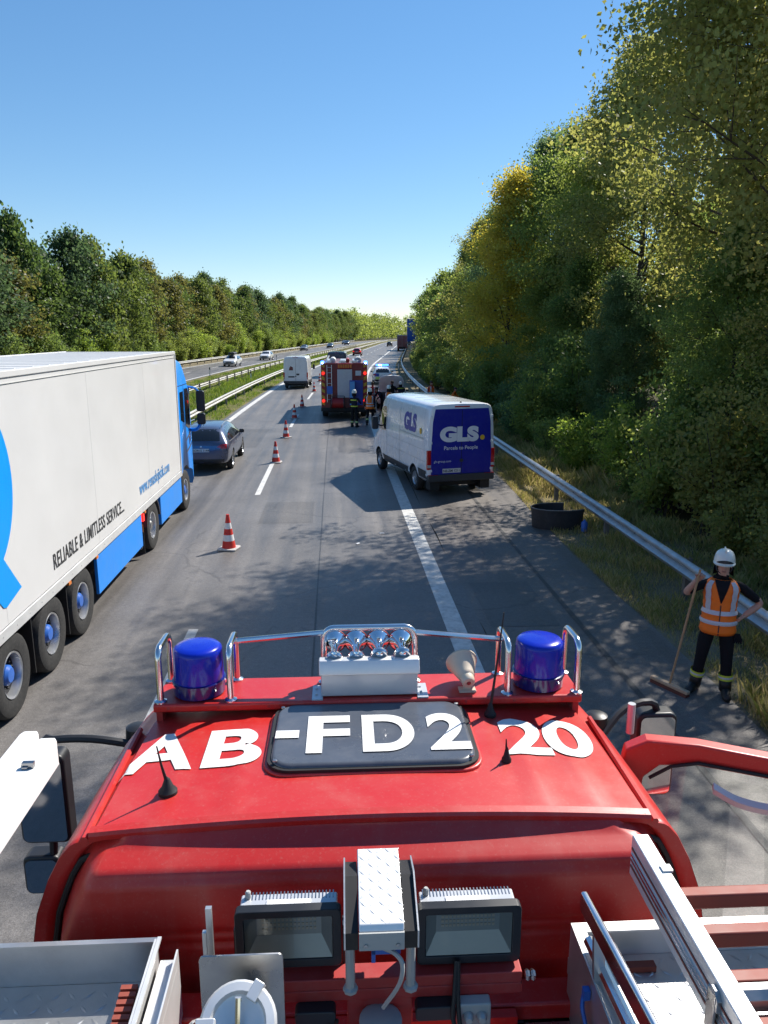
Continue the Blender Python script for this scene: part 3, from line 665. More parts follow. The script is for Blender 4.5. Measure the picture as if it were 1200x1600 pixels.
# --- light bar platform
q = MB(); q.prism([(2.855, 3.02), (2.855, 3.045), (2.862, 3.052), (3.10, 3.045), (3.12, 3.0), (2.9, 2.995)], 'x', -.86, .88); q.build('light_platform', 'red_paint', FE, bevel=.006)
for x in (-.84, .86):
    q = MB(); q.bb(x - .012, x + .012, 2.87, 3.08, 2.9, 3.04); q.build('platform_bracket', 'red_frame', FE)
for x in (-.205, .225):
    q = MB(); q.bb(x - .022, x + .022, 2.862, 2.99, 3.05, 3.056); q.bb(x - .01, x + .0, 2.90, 2.91, 3.056, 3.062); q.bb(x - .01, x, 2.95, 2.96, 3.056, 3.062); q.build('foot_plate', 'silver_paint', FE)
def hoop(p0, p1, top, name, axis='y', parent=FE, r=.0135):
    a, b = Vector(p0), Vector(p1); rad = .045; h = Vector((0, 0, top)); d = (b - a).normalized(); pts = [a, a + Vector((0, 0, top - rad))]
    for k in range(1, 5): 
        t = R(90) * k / 5; pts.append(a + Vector((0, 0, top - rad + rad * math.sin(t))) + d * (rad * (1 - math.cos(t))))
    pts.append(a + h + d * rad); pts.append(b + h - d * rad)
    for k in range(1, 5):
        t = R(90) * k / 5; pts.append(b + h - d * (rad * (1 - math.sin(t))) - Vector((0, 0, rad * (1 - math.cos(t)))))
    pts += [b + Vector((0, 0, top - rad)), b]
    m = MB(); m.tube(pts, r, 9)
    for e in (a, b): m.lathe([(.026, 0), (.026, .006), (.014, .012)], 10, Matrix.Translation(e))
    return m.build(name, 'polished_tube', parent, ang=60)
for x in (-.835, -.555, .575, .865): hoop((x, 2.885, 3.05), (x, 3.085, 3.045), .222, 'guard_hoop')
hoop((-.18, 3.03, 3.05), (.205, 3.03, 3.05), .245, 'guard_hoop')
for a, b in (((-.555, 3.02, 3.25), (-.18, 3.03, 3.275)), ((.205, 3.03, 3.27), (.575, 3.02, 3.235))):
    m = MB(); m.tube([a, b], .0125, 9); m.build('guard_rail', 'polished_tube', FE)
# --- blue beacons
for x in (-.695, .725):
    M_ = Matrix.Translation((x, 2.975, 3.05)); prof = []
    b = MB(); b.lathe([(.096, 0), (.104, .006), (.105, .055), (.1, .062)], 28, M_); base = b.build('beacon_base', 'blue_lens_base', FE)
    d = MB(); nn = 56; pr = [(.100, .058), (.1025, .066), (.1, .178), (.097, .194), (.088, .203), (.06, .208), (.0, .21)]
    vs, fs = [], []
    for i, (rr, z) in enumerate(pr):
        for j in range(nn):
            t = 2 * math.pi * j / nn; k = rr - (.0018 if (j % 2 and 1 <= i <= 2) else 0); vs.append((k * math.cos(t), k * math.sin(t), z))
    for i in range(len(pr) - 1):
        for j in range(nn): fs.append((i*nn+j, i*nn+(j+1) % nn, (i+1)*nn+(j+1) % nn, (i+1)*nn+j))
    d.add(vs, fs, 0, M_); d.build('beacon_lens', 'blue_lens', FE, ang=50)
    rg = MB(); rg.lathe([(.104, .05), (.109, .052), (.109, .062), (.103, .064)], 28, M_); rg.build('beacon_ring', 'blue_lens_base', FE)
# --- compressor box with four trumpets
q = MB(); q.prism([(2.885, 3.055), (2.885, 3.155), (2.905, 3.16), (2.99, 3.16), (3.0, 3.055)], 'x', -.19, .205); hb = q.build('horn_box', 'silver_paint', FE, bevel=.006)
q = MB(); q.prism([(2.876, 3.15), (2.876, 3.16), (2.90, 3.205), (2.93, 3.207), (3.0, 3.18), (3.0, 3.15)], 'x', -.197, .212); q.build('horn_box_lid', 'bright_aluminium', hb, bevel=.004)
for i, x in enumerate((-.135, -.045, .05, .145)):
    M_ = Matrix.Translation((x, 3.0, 3.222)) @ Matrix.Rotation(-R(90), 4, 'X')
    t = MB(); t.lathe([(.0, -.085), (.013, -.08), (.016, -.02), (.024, .02), (.04, .045), (.048, .06), (.05, .066), (.046, .068), (.03, .05), (.0, .03)], 18, M_); tr_ = t.build('trumpet', 'chrome', FE, ang=60)
    c = MB(); c.lathe([(.0, -.012), (.032, -.01), (.036, 0), (.032, .01), (0, .012)], 16, Matrix.Translation((x, 2.94, 3.202 + .012 * (i > 1))) @ Matrix.Rotation(R(-60), 4, 'X')); c.build('trumpet_cap', 'polished_tube', tr_)
    c = MB(); c.tube([(x + .049 * math.cos(k * .2618), 3.064, 3.222 + .049 * math.sin(k * .2618)) for k in range(24)], .003, 5, closed=True); c.build('trumpet_rim', 'red_frame', tr_)
# --- cream loudspeaker
M_ = Matrix.Translation((.415, 2.90, 3.10)) @ Matrix.Rotation(R(6), 4, 'Z') @ Matrix.Rotation(-R(72), 4, 'X') @ Matrix.Scale(.76, 4)
q = MB(); q.lathe([(0, -.012), (.03, -.012), (.036, -.006), (.038, .03), (.044, .035), (.048, .05), (.08, .15), (.088, .155), (.088, .165), (.078, .165), (.04, .06), (0, .055)], 26, M_); sp = q.build('loudspeaker', 'cream_plastic', FE, ang=45)
q = MB(); q.lathe([(0, -.018), (.010, -.017), (.013, -.012)], 12, M_); q.build('speaker_plug', 'red_frame', sp)
q = MB(); q.bar((.415, 2.93, 3.05), (.415, 2.925, 3.10), .012, .03); q.bb(.38, .45, 2.9, 2.95, 3.05, 3.056); q.build('speaker_bracket', 'cream_plastic', sp)
# --- aerials
def aerial(p, tip, br, name='aerial'):
    p, tip = Vector(p), Vector(tip); m = MB(); d = (tip - p)
    m.lathe([(br, -.01), (br, .008), (br * .62, .022), (br * .3, .05), (.0, .06)], 14, Matrix.Translation(p)); m.tube([p + Vector((0, 0, .03)), p.lerp(tip, .6), tip], [.0065, .004, .0022], 6)
    m.build(name, 'rubber', FE)
aerial((-.69, 2.335, 2.995), (-.715, 2.33, 3.17), .032); aerial((.485, 2.46, 3.0), (.48, 2.455, 3.09), .018); aerial((.49, 2.8, 3.0), (.535, 2.82, 3.43), .024)
# --- mirrors
def mirror_unit(x0, x1, y, z0, z1, name='mirror', frame='black_plastic'):
    m = MB(); m.prism(rrect(x0, x1, z0, z1, .035, 4), 'y', y, y + .09); h = m.build(name, frame, FE, bevel=.015, seg=3)
    g_ = MB(); g_.prism(rrect(x0 + .014, x1 - .014, z0 + .016, z1 - .016, .025, 4), 'y', y - .006, y + .004); g_.build('mirror_glass', 'mirror', h); return h
mirror_unit(-1.55, -1.33, 3.1, 2.26, 2.70); mirror_unit(-1.57, -1.40, 3.12, 1.98, 2.18)
mirror_unit(1.27, 1.46, 3.2, 2.34, 2.77)
q = MB(); q.tube(smooth_curve([(-1.02, 3.12, 2.73), (-1.2, 3.1, 2.775), (-1.36, 3.1, 2.775), (-1.41, 3.12, 2.74), (-1.42, 3.14, 2.4), (-1.44, 3.15, 2.1)], 4), .018, 8); q.build('mirror_arm', 'black_plastic', FE)
q = MB(); q.tube(smooth_curve([(1.05, 3.1, 2.7), (1.2, 3.2, 2.8), (1.36, 3.24, 2.8), (1.37, 3.25, 2.6), (1.36, 3.24, 2.3)], 4), .018, 8); q.build('mirror_arm', 'black_plastic', FE)
for x in (-1.02, 1.06):
    q = MB(); q.lathe([(.0, 0), (.05, 0), (.055, .02), (.05, .09), (.03, .1), (0, .1)], 16, Matrix.Translation((x, 3.17, 2.70))); q.build('marker_housing', 'black_plastic', FE)
q = MB(); q.tube([(1.16, 3.02, 2.78), (1.16, 3.02, 2.92)], .017, 10); q.build('door_stay', 'silver_paint', FE)
# --- front door on the right, swung open
DR = MB(); u0 = Vector((1.03, 2.80, 0)); du = Vector((math.cos(R(-14)), math.sin(R(-14)), 0)); dn_ = Vector((-du.y, du.x, 0))
def door_ring(s0, s1, z0, z1, r): return [(a, b) for a, b in rrect(s0, s1, z0, z1, r, 5)]
outer = [(0.0, 1.0), (1.06, 1.0), (1.1, 1.6), (1.1, 2.2), (1.06, 2.62), (.96, 2.80), (.8, 2.845), (.3, 2.90), (.10, 2.90), (.02, 2.85), (0, 2.7)]
inner = [(.10, 2.02), (1.0, 2.02), (1.02, 2.1), (1.02, 2.2), (.98, 2.58), (.9, 2.70), (.78, 2.755), (.3, 2.805), (.16, 2.79), (.10, 2.73), (.09, 2.6)]
vs, fs = [], []; no = len(outer)
for off in (-.035, .035):
    for a, z in outer: vs.append(u0 + du * a + dn_ * off + Vector((0, 0, z)))
    for a, z in inner: vs.append(u0 + du * a + dn_ * off * .8 + Vector((0, 0, z)))
for i in range(no):
    j = (i + 1) % no
    fs += [(i, j, no + j, no + i), (2*no + i, 3*no + i, 3*no + j, 2*no + j), (i, 2*no + i, 2*no + j, j), (no + i, no + j, 3*no + j, 3*no + i)]
DR.add(vs, fs); door = DR.build('door', 'red_paint', FE, bevel=.012, ang=30)
q = MB(); q.add([u0 + du * a + dn_ * .004 + Vector((0, 0, z)) for a, z in inner], [tuple(range(no))]); q.build('window_pane', 'clear_glass', door)
q = MB(); q.tube([u0 + du * a + dn_ * -.04 + Vector((0, 0, z)) for a, z in ((.12, 2.74), (.2, 2.80), (.3, 2.825), (.55, 2.80), (.8, 2.775), (.93, 2.72))], .007, 6); q.build('window_seal', 'rubber', door)
q = MB(); cs = smooth_curve([(.36, 0, 2.76), (.46, 0, 2.71), (.6, 0, 2.69), (.78, 0, 2.70), (.9, 0, 2.68)], 5)
q.loft([[u0 + du * c.x + dn_ * t + Vector((0, 0, c.z + dz)) for t, dz in ((-.06, 0), (-.075, -.02), (-.07, -.045), (-.05, -.03))] for c in cs]); q.build('wind_deflector', 'silver_paint', door)
# --- bulkhead between cab and body, light mast
q = MB(); q.bb(-1.18, 1.18, 1.86, 1.96, 2.50, 2.56); q.build('cross_member', 'red_paint', FE, bevel=.01)
q = MB(); q.bb(-.3, .40, 1.82, 1.85, 1.6, 2.56); q.build('body_front_panel', 'red_paint', FE)
for x0, x1 in ((-.62, -.31), (.41, .66)):
    q = MB(); q.bb(x0, x1, 1.90, 1.92, 1.6, 2.5); q.bb(x0, x0 + .02, 1.84, 1.90, 1.6, 2.5); q.bb(x1 - .02, x1, 1.84, 1.90, 1.6, 2.5); q.build('bulkhead_recess', 'dark_recess', FE)
    q = MB(); q.bb(x0, x1, 1.835, 1.855, 2.42, 2.5); q.build('recess_frame', 'stainless', FE)
q = MB(); q.bb(-1.2, 1.2, -4.5, 1.8, .5, 2.46); q.build('body', 'red_paint', FE, bevel=.02)
q = MB(); q.bb(-1.19, 1.19, -4.45, 1.62, 2.462, 2.5); q.build('added_roof_deck', 'aluminium', FE)  # out-of-view deck added so the floodlight glass mirrors grey instead of red
for y in (3.0, -1.6):
    for sx in (-1, 1):
        w_ = MB(); M_ = Matrix.Translation((sx * .98, y, .48)) @ Matrix.Rotation(R(90), 4, 'Y')
        w_.lathe([(.3, -.13), (.46, -.14), (.48, -.1), (.48, .1), (.46, .14), (.3, .13)], 28, M_); w = w_.build('wheel', 'rubber', FE)
        w_ = MB(); w_.lathe([(0, .1), (.12, .12), (.2, .07), (.29, .11), (.3, .13)], 20, Matrix.Translation((sx * .98, y, .48)) @ Matrix.Rotation(R(90) * sx, 4, 'Y')); w_.build('rim', 'silver_paint', w)
# red lamp carrier
q = MB(); q.bb(-.30, .385, 1.735, 1.79, 2.765, 2.80); q.bb(-.30, .385, 1.735, 1.745, 2.73, 2.765); q.build('lamp_carrier', 'red_frame', FE, bevel=.004)
q = MB(); q.prism(rrect(-.095, .085, 2.62, 2.735, .02, 3), 'y', 1.745, 1.765); q.build('mast_plate', 'red_frame', FE, bevel=.004)
q = MB(); q.lathe([(.05, 1.6), (.05, 2.66), (.058, 2.662), (.058, 2.70), (.048, 2.705), (.0, 2.705)], 20, Matrix.Translation((-.005, 1.70, 0))); q.build('mast', 'grey_box', FE)
q = MB()
for x in (-.085, .075):
    q = MB(); q.tube([(x, 1.70, 2.81), (x, 1.70, 3.01)], .0125, 8); q.lathe([(.02, 0), (.02, .008), (.01, .014)], 8, Matrix.Translation((x, 1.70, 2.80))); q.lathe([(.018, 0), (.018, .012), (.0, .016)], 6, Matrix.Translation((x, 1.70, 3.005))); q.build('support_strut', 'grey_box', FE)
# centre hood in checker plate
def lozenges(mb, x0, x1, y0, y1, zf, pitch, ln=.03, w=.007, h=.0025, T=None):
    j = 0; y = y0
    while y < y1:
        i = 0; x = x0
        while x < x1:
            a = R(45) if (i + j) % 2 else -R(45)
            M_ = Matrix.Translation((x, y, zf)) @ Matrix.Rotation(a, 4, 'Z')
            if T is not None: M_ = T @ M_
            mb.add([(-ln/2, 0, 0), (0, -w/2, 0), (ln/2, 0, 0), (0, w/2, 0), (0, 0, h)], [(0, 1, 4), (1, 2, 4), (2, 3, 4), (3, 0, 4)], 0, M_)
            x += pitch; i += 1
        y += pitch; j += 1
q = MB(); q.prism([(1.63, 3.04), (1.64, 3.055), (1.87, 3.10), (1.88, 3.09), (1.88, 3.0)], 'x', -.062, .052); hood = q.build('mast_hood', 'bright_aluminium', FE, bevel=.003)
T_ = Matrix.Translation((0, 1.64, 3.0555)) @ Matrix.Rotation(math.atan2(.045, .23), 4, 'X'); q = MB(); lozenges(q, -.05, .05, .01, .232, 0, .024, .024, .006, .002, T_); o = q.build('checker_relief', 'bright_aluminium', hood, ang=None); o['kind'] = 'stuff'
q = MB(); q.bb(-.062, .052, 1.625, 1.632, 2.99, 3.04); q.build('hood_front_plate', 'grey_box', hood)
for x in (-.045, .036): q = MB(); q.lathe([(.005, 0), (.005, .003), (0, .004)], 8, Matrix.Translation((x, 1.625, 3.005)) @ Matrix.Rotation(R(90), 4, 'X')); q.build('screw', 'stainless', hood)
for s0, s1 in ((-.098, -.064), (.054, .088)):
    q = MB(); q.prism([(1.64, 2.98), (1.64, 3.03), (1.78, 3.085), (1.87, 3.06), (1.88, 2.98)], 'x', s0, s1); q.build('hood_side_pocket', 'rubber', hood)
    xx = s0 if s0 < 0 else s1; q = MB(); q.prism([(1.635, 2.985), (1.635, 3.035), (1.78, 3.095), (1.875, 3.07), (1.885, 2.985)], 'x', xx - .002, xx + .002); q.build('hood_side_plate', 'aluminium', hood)
q = MB(); q.tube(smooth_curve([(.0, 1.66, 2.965), (.03, 1.65, 2.955), (.048, 1.64, 2.93), (.04, 1.64, 2.87), (.0, 1.66, 2.78)], 5), .006, 6); q.build('mast_cable', 'grey_box', FE)
q = MB(); q.bb(-.03, .045, 1.66, 1.675, 2.945, 2.962); q.bb(-.03, -.02, 1.66, 1.675, 2.92, 2.97); q.build('latch', 'blue_plastic', FE)
# two flood lamps
def flood(cx, zc, name='floodlight'):
    w, h, y = .285, .18, 1.76; x0, x1, z0, z1 = cx - w/2, cx + w/2, zc - h/2, zc + h/2; root = None
    m = MB()
    fr = rrect(x0, x1, z0, z1, .014, 3); inn = rrect(x0 + .024, x1 - .024, z0 + .026, z1 - .022, .006, 3); k = len(fr)
    vs = [(a, y, b) for a, b in fr] + [(a, y, b) for a, b in inn] + [(a, y + .03, b) for a, b in fr] + [(a, y + .03, b) for a, b in inn]; fs = []
    for i in range(k):
        j = (i + 1) % k; fs += [(i, j, k+j, k+i), (i, 2*k+i, 2*k+j, j), (k+i, k+j, 3*k+j, 3*k+i), (2*k+i, 3*k+i, 3*k+j, 2*k+j)]
    m.add(vs, fs); root = m.build(name, 'black_plastic', FE, bevel=.003)
    m = MB(); m.bb(x0 + .01, x1 - .01, y + .031, y + .085, z0 + .02, z1 - .012); m.build('lamp_housing', 'silver_paint', root, bevel=.006)
    m = MB()
    for i in range(26): xx = x0 + .022 + i * (w - .044) / 25; m.bb(xx - .0016, xx + .0016, y + .06, y + .09, z0 + .02, z1 - .0112)
    f = m.build('cooling_fins', 'stainless', root); f['kind'] = 'stuff'
    m = MB(); a0, a1, b0, b1 = x0 + .025, x1 - .025, z0 + .027, z1 - .023
    B = [(a0 + .03, y + .028, b0 + .055), (a1 - .03, y + .028, b0 + .055), (a1 - .03, y + .028, b1 - .012), (a0 + .03, y + .028, b1 - .012)]; Fv = [(a0, y + .004, b0), (a1, y + .004, b0), (a1, y + .004, b1), (a0, y + .004, b1)]
    m.add(B + Fv, [(0, 1, 2, 3), (0, 4, 5, 1), (1, 5, 6, 2), (2, 6, 7, 3), (3, 7, 4, 0)]); m.build('lamp_reflector', 'reflector_grey', root, ang=10)
    m = MB()
    for i in range(14):
        for j in range(4): xx = cx - .07 + i * .0108; zz = b0 + .075 + j * .014; m.bb(xx - .0035, xx + .0035, y + .0265, y + .0278, zz - .004, zz + .004)
    lm_ = m.build('led_grid', 'cream_plastic', root); lm_['kind'] = 'stuff'
    m = MB(); m.add([(a, y + .0035, b) for a, b in ((a0, b0), (a1, b0), (a1, b1), (a0, b1))], [(0, 1, 2, 3)]); m.build('lamp_glass', 'clear_glass', root)
    m = MB(); m.bb(cx - .06, cx + .06, y + .036, y + .056, z1 - .012, z1 - .0085); m.build('rating_label', 'white_sticker', root)
    m = MB(); m.lathe([(.008, 0), (.008, .018), (.005, .022), (0, .022)], 8, Matrix.Translation((x0 + .03, y + .07, z1 - .012))); m.build('breather', 'grey_box', root)
    for xx in (x0 - .008, x1 + .002): 
        m = MB(); m.bb(xx, xx + .006, y + .03, y + .07, z0 - .025, zc + .01); m.build('lamp_yoke', 'black_plastic', root)
    return root
flood(-.25, 2.91); flood(.24, 2.90)
q = MB(); q.bb(.205, .295, 1.70, 1.735, 2.655, 2.735); jb = q.build('junction_box', 'grey_box', FE, bevel=.005)
for x in (.232, .268): q = MB(); q.lathe([(.014, 0), (.014, .012), (.009, .02), (0, .02)], 10, Matrix.Translation((x, 1.70, 2.70)) @ Matrix.Rotation(R(90), 4, 'X')); q.build('socket', 'reflector_grey', jb)
q = MB(); q.tube(smooth_curve([(.205, 1.75, 2.83), (.195, 1.71, 2.76), (.19, 1.69, 2.70), (.21, 1.67, 2.65), (.24, 1.66, 2.62), (.265, 1.67, 2.64), (.27, 1.69, 2.675)], 5), .0065, 7); q.build('lamp_cable', 'rubber', FE)
q = MB(); q.tube(smooth_curve([(.21, 1.75, 2.83), (.205, 1.70, 2.73), (.215, 1.67, 2.66), (.235, 1.68, 2.675)], 5), .0065, 7); q.build('lamp_cable', 'rubber', FE)
for x0 in (-.235, .09):
    q = MB(); q.prism(rrect(x0, x0 + .11, 2.685, 2.73, .012, 3), 'y', 1.70, 1.74); q.build('cable_gland_box', 'black_plastic', FE, bevel=.004)
q = MB(); hx = [(-.135 + .014 * math.cos(t * 1.9), 1.70 + .014 * math.sin(t * 1.9), 2.70 - t * .0085) for t in range(60)]; q.tube(hx, .007, 5); q.build('coiled_cable', 'rubber', FE)
for xx in (.40, .415): q = MB(); q.lathe([(.012, -.006), (.016, 0), (.012, .006)], 6, Matrix.Translation((xx, 1.74, 2.785)) @ Matrix.Rotation(R(90), 4, 'Y')); q.build('bolt', 'stainless', FE)
# --- upright stainless plate and delivery coupling in front of it
q = MB(); q.prism(rrect(-.455, -.25, 2.55, 3.015, .012, 3), 'y', 1.60, 1.606); q.build('deflector_plate', 'stainless', FE, bevel=.0015)
M_ = Matrix.Translation((-.345, 1.50, 2.91)) @ Matrix.Rotation(R(38), 4, 'X')
q = MB(); q.lathe([(.0, -.01), (.05, -.01), (.06, .0), (.062, .012), (.075, .014), (.088, .02), (.09, .045), (.084, .055), (.066, .058), (.06, .04), (.052, .036), (.0, .03)], 30, M_); cp = q.build('coupling', 'bright_aluminium', FE, ang=35)
for k in range(3):
    a = R(90 + 120 * k); q = MB(); q.add(*(lambda b: (b.v, b.f))(MB().bb(-.013, .013, .052, .096, .03, .064)), 0, M_ @ Matrix.Rotation(a, 4, 'Z')); q.build('coupling_lug', 'bright_aluminium', cp, bevel=.003)
q = MB(); q.tube([M_ @ Vector((0, -.02, .04)), M_ @ Vector((0, .05, .075))], .008, 8); q.build('coupling_lever', 'chrome', cp)
q = MB(); q.tube([M_ @ Vector((0, 0, -.01)), M_ @ Vector((0, -.02, -.3))], .05, 14); q.build('delivery_pipe', 'aluminium', cp)
q = MB(); q.bb(-.445, -.43, 1.66, 1.672, 2.6, 3.10); q.bb(-.456, -.446, 1.66, 1.672, 2.6, 3.03); q.build('angle_bracket', 'aluminium', FE)
# --- tray on the left of the roof
tray = MB(); tray.bb(-1.25, -.64, 1.20, 1.905, 2.60, 2.655); tray_o = tray.build('roof_tray', 'aluminium', FE)
q = MB(); q.bb(-1.25, -.64, 1.906, 1.912, 2.60, 2.80); q.bb(-1.25, -.64, 1.895, 1.906, 2.794, 2.80); q.build('tray_front_wall', 'aluminium', tray_o)
q = MB(); q.bb(-.646, -.64, 1.1, 1.904, 2.656, 2.802); q.bb(-.639, -.628, 1.1, 1.912, 2.795, 2.802); q.build('tray_side_wall', 'bright_aluminium', tray_o)
q = MB(); q.bb(-.627, -.575, 1.1, 1.88, 2.745, 2.75); q.bb(-.58, -.575, 1.1, 1.88, 2.751, 2.785); q.bb(-.58, -.575, 1.1, 1.88, 2.4, 2.744); q.bb(-.627, -.581, 1.875, 1.88, 2.4, 2.744); q.build('tray_rim_profile', 'bright_aluminium', tray_o)
q = MB(); lozenges(q, -1.2, -.66, 1.45, 1.89, 2.6555, .046, .042, .010, .004); o = q.build('checker_relief', 'aluminium', tray_o, ang=None); o['kind'] = 'stuff'
q = MB()
for i in range(6): q.bb(-.715, -.67, 1.68 + i * .021, 1.695 + i * .021, 2.70, 2.735 + i * .003)
q.bb(-.715, -.67, 1.68, 1.80, 2.656, 2.725); q.build('rest_block', 'redbrown_rung', tray_o)
q = MB(); q.tube([(-.57, 1.68, 2.68), (-.54, 1.68, 2.69), (-.50, 1.69, 2.73), (-.485, 1.69, 2.74), (-.49, 1.68, 2.71), (-.54, 1.68, 2.68)], .005, 6); q.lathe([(.018, 0), (.018, .01), (0, .014)], 8, Matrix.Translation((-.574, 1.66, 2.66)) @ Matrix.Rotation(R(90), 4, 'Y')); q.build('catch_hook', 'chrome', tray_o)
# --- locker on the right of the roof
q = MB(); q.bb(.575, 1.30, 1.0, 1.93, 2.60, 2.655); lk = q.build('roof_locker', 'aluminium', FE)
q = MB(); q.bb(.568, .574, 1.0, 1.90, 2.50, 2.80); q.bb(.575, .605, 1.0, 1.90, 2.795, 2.80); q.build('locker_side_wall', 'aluminium', lk)
q = MB(); q.bb(.58, 1.30, 1.931, 1.937, 2.60, 2.77); q.bb(.58, 1.30, 1.90, 1.931, 2.764, 2.77); q.build('locker_front_wall', 'bright_aluminium', lk)
q = MB(); lozenges(q, .62, 1.3, 1.35, 1.92, 2.6555, .046, .042, .010, .004); o = q.build('checker_relief', 'aluminium', lk, ang=None); o['kind'] = 'stuff'
q = MB(); q.bb(.72, .82, 1.86, 1.885, 2.656, 2.675); q.build('locker_stop', 'redbrown_rung', lk)
q = MB(); q.bar((.555, 1.78, 2.985), (.615, 1.0, 2.985), .02, .06); q.build('guide_rail', 'polished_tube', lk, bevel=.008, seg=3)
q = MB(); q.tube([(.59, 1.80, 2.83), (.63, 1.0, 2.83)], .018, 8); q.build('guide_tube', 'polished_tube', lk)
for y in (1.2, 1.7): q = MB(); q.bar((.585, y, 2.79), (.575, y, 2.96), .015, .03); q.build('guide_bracket', 'aluminium', lk)
q = MB(); q.tube(smooth_curve([(.555, 1.72, 2.74), (.545, 1.70, 2.71), (.55, 1.68, 2.67), (.54, 1.66, 2.64)], 4), .006, 6); q.bb(.548, .566, 1.70, 1.72, 2.73, 2.76); q.build('strap', 'blue_plastic', lk)
# ladders lie on the roof and lift away
lad = empty('ladder', (.085, 0, 0), -R(.6)); tag(lad, 'aluminium ladder with red brown rungs lying on the roof at the right', 'ladder', 'ladders on the fire engine roof')
q = MB(); q.bb(.712, .758, .6, 1.86, 3.0, 3.125); st_ = q.build('stile', 'bright_aluminium', lad, bevel=.004)
for z in (3.03, 3.085): q = MB(); q.bb(.7095, .7115, .6, 1.85, z, z + .006); q.build('stile_stripe', 'redbrown_rung', st_)
for z in (3.05, 3.065): q = MB(); q.bb(.7085, .7118, .6, 1.85, z, z + .008); q.build('stile_groove', 'polished_tube', st_)
q = MB(); q.bb(1.28, 1.33, .6, 1.86, 3.0, 3.125); q.build('stile', 'bright_aluminium', lad, bevel=.004)
for y in (1.03, 1.17, 1.30, 1.42, 1.56, 1.69): q = MB(); q.bb(.76, 1.278, y - .018, y + .018, 3.03, 3.075); q.build('rung', 'redbrown_rung', lad, bevel=.006)
q = MB(); q.bb(.735, .762, 1.70, 1.725, 3.1252, 3.131); q.build('latch_tab', 'bright_aluminium', lad)
q = MB(); q.prism([(1.325, 3.07), (1.325, 3.10), (1.34, 3.115), (1.36, 3.115), (1.36, 3.107), (1.343, 3.107), (1.333, 3.098), (1.333, 3.07)], 'x', .70, 1.1); q.bb(.70, .706, 1.334, 1.37, 3.0, 3.106); q.build('end_hook', 'stainless', lad, bevel=.002)
lad2 = empty('ladder', (.085, 0, 0), -R(.6)); tag(lad2, 'bright white ladder end projecting over the left side of the fire engine roof', 'ladder', 'ladders on the fire engine roof')
for x0, x1, yb, z in ((-1.175, -1.113, 2.40, 3.20), (-1.107, -1.04, 2.36, 3.195)):
    q = MB(); q.prism([(x0, .2), (x1, .2), (x1, yb - .02), (x1 - .012, yb), (x0 + .008, yb), (x0, yb - .02)], 'z', z - .09, z); q.build('stile', 'white_vinyl', lad2, bevel=.004)
q = MB(); q.lathe([(.016, 0), (.016, .008), (.008, .012), (0, .012)], 6, Matrix.Translation((-1.075, 2.18, 3.195))); q.bb(-1.085, -1.05, 2.172, 2.188, 3.196, 3.214); q.build('stile_bolt', 'stainless', lad2)
for y in (.4, .7, 1.0): q = MB(); q.tube([(-1.5, y, 3.15), (-1.18, y, 3.15)], .018, 8); q.build('rung', 'white_vinyl', lad2)
q = MB(); q.bb(-1.56, -1.5, .2, 2.38, 3.11, 3.2); q.build('stile', 'white_vinyl', lad2, bevel=.004)
for y in (.9,): q = MB(); q.bb(-1.2, -1.02, y, y + .06, 2.5, 3.105); q.build('ladder_rest', 'aluminium', FE)

# fixings and sealant on the cab
pmat('sealant', (.30, .27, .24), .7)
for x in np.linspace(-.8, .8, 9):
    q = MB(); q.lathe([(.008, 0), (.007, .003), (0, .004)], 8, Matrix.Translation((float(x), 2.857, 3.034)) @ Matrix.Rotation(R(90), 4, 'X')); q.build('rivet', 'red_frame', FE)
for x in (-.34, .355):
    for y in (2.44, 2.83): q = MB(); q.lathe([(.009, 0), (.008, .004), (0, .005)], 8, Matrix.Translation((x, y, hz - .002))); q.build('hatch_screw', 'stainless', hatch)
# ------------------------------------------------------------------ vehicles
def paint(name, col, rough=.28, metal=0.0, dirt=.12): return pmat(name, col, rough, metal=metal, var=.04, scale=2, coat=.7, dirt=dirt, dirtcol=(.25, .24, .22))
paint('paint_van_white', (.72, .73, .75)); paint('paint_blue_grey', (.085, .10, .155), .3, .5); paint('paint_silver', (.60, .63, .68), .3, .2)
paint('paint_car_white', (.66, .66, .66)); paint('paint_car_black', (.02, .021, .024)); paint('paint_car_red', (.30, .015, .02)); paint('paint_car_grey', (.18, .19, .2), .3, .4)
paint('paint_navy', (.012, .02, .06)); pmat('paint_truck_blue', (.0, .235, .78), .4, var=.05, scale=2, coat=.2, dirt=.1, dirtcol=(.2, .25, .3)); pmat('paint_engine_red', (.15, .006, .01), .4, var=.1, scale=3, coat=.3, dirt=.2, dirtcol=(.12, .08, .07)); paint('paint_maroon', (.13, .018, .025), .5)
pmat('trailer_white', (.61, .605, .595), .45, var=.03, scale=.9, dirt=.12, dirtcol=(.45, .43, .4), coat=.15)
pmat('livery_blue', (.008, .011, .27), .38, var=.06, scale=2.5, coat=.3, dirt=.16, dirtcol=(.12, .12, .2)); pmat('livery_text_blue', (.03, .05, .30), .4); pmat('logo_blue', (.0, .28, .78), .4, var=.03); pmat('web_blue', (.10, .30, .62), .45)
pmat('text_black', (.03, .03, .03), .5); pmat('text_white', (.72, .72, .74), .5); pmat('dot_yellow', (.75, .45, .03), .45)
pmat('bumper_grey', (.035, .037, .042), .55, var=.1); pmat('tyre', (.022, .022, .022), .85, var=.25, scale=12, dirt=.5, dirtcol=(.09, .085, .08)); pmat('alloy', (.55, .56, .58), .3, metal=.8, var=.1)
pmat('lamp_red', (.42, .008, .01), .15, coat=.8); pmat('lamp_red_lit', (.6, .01, .01), .2, emit=(1, .03, .02), estr=.9); pmat('lamp_orange', (.6, .17, .02), .25); pmat('lamp_clear', (.6, .62, .64), .1, metal=.4)
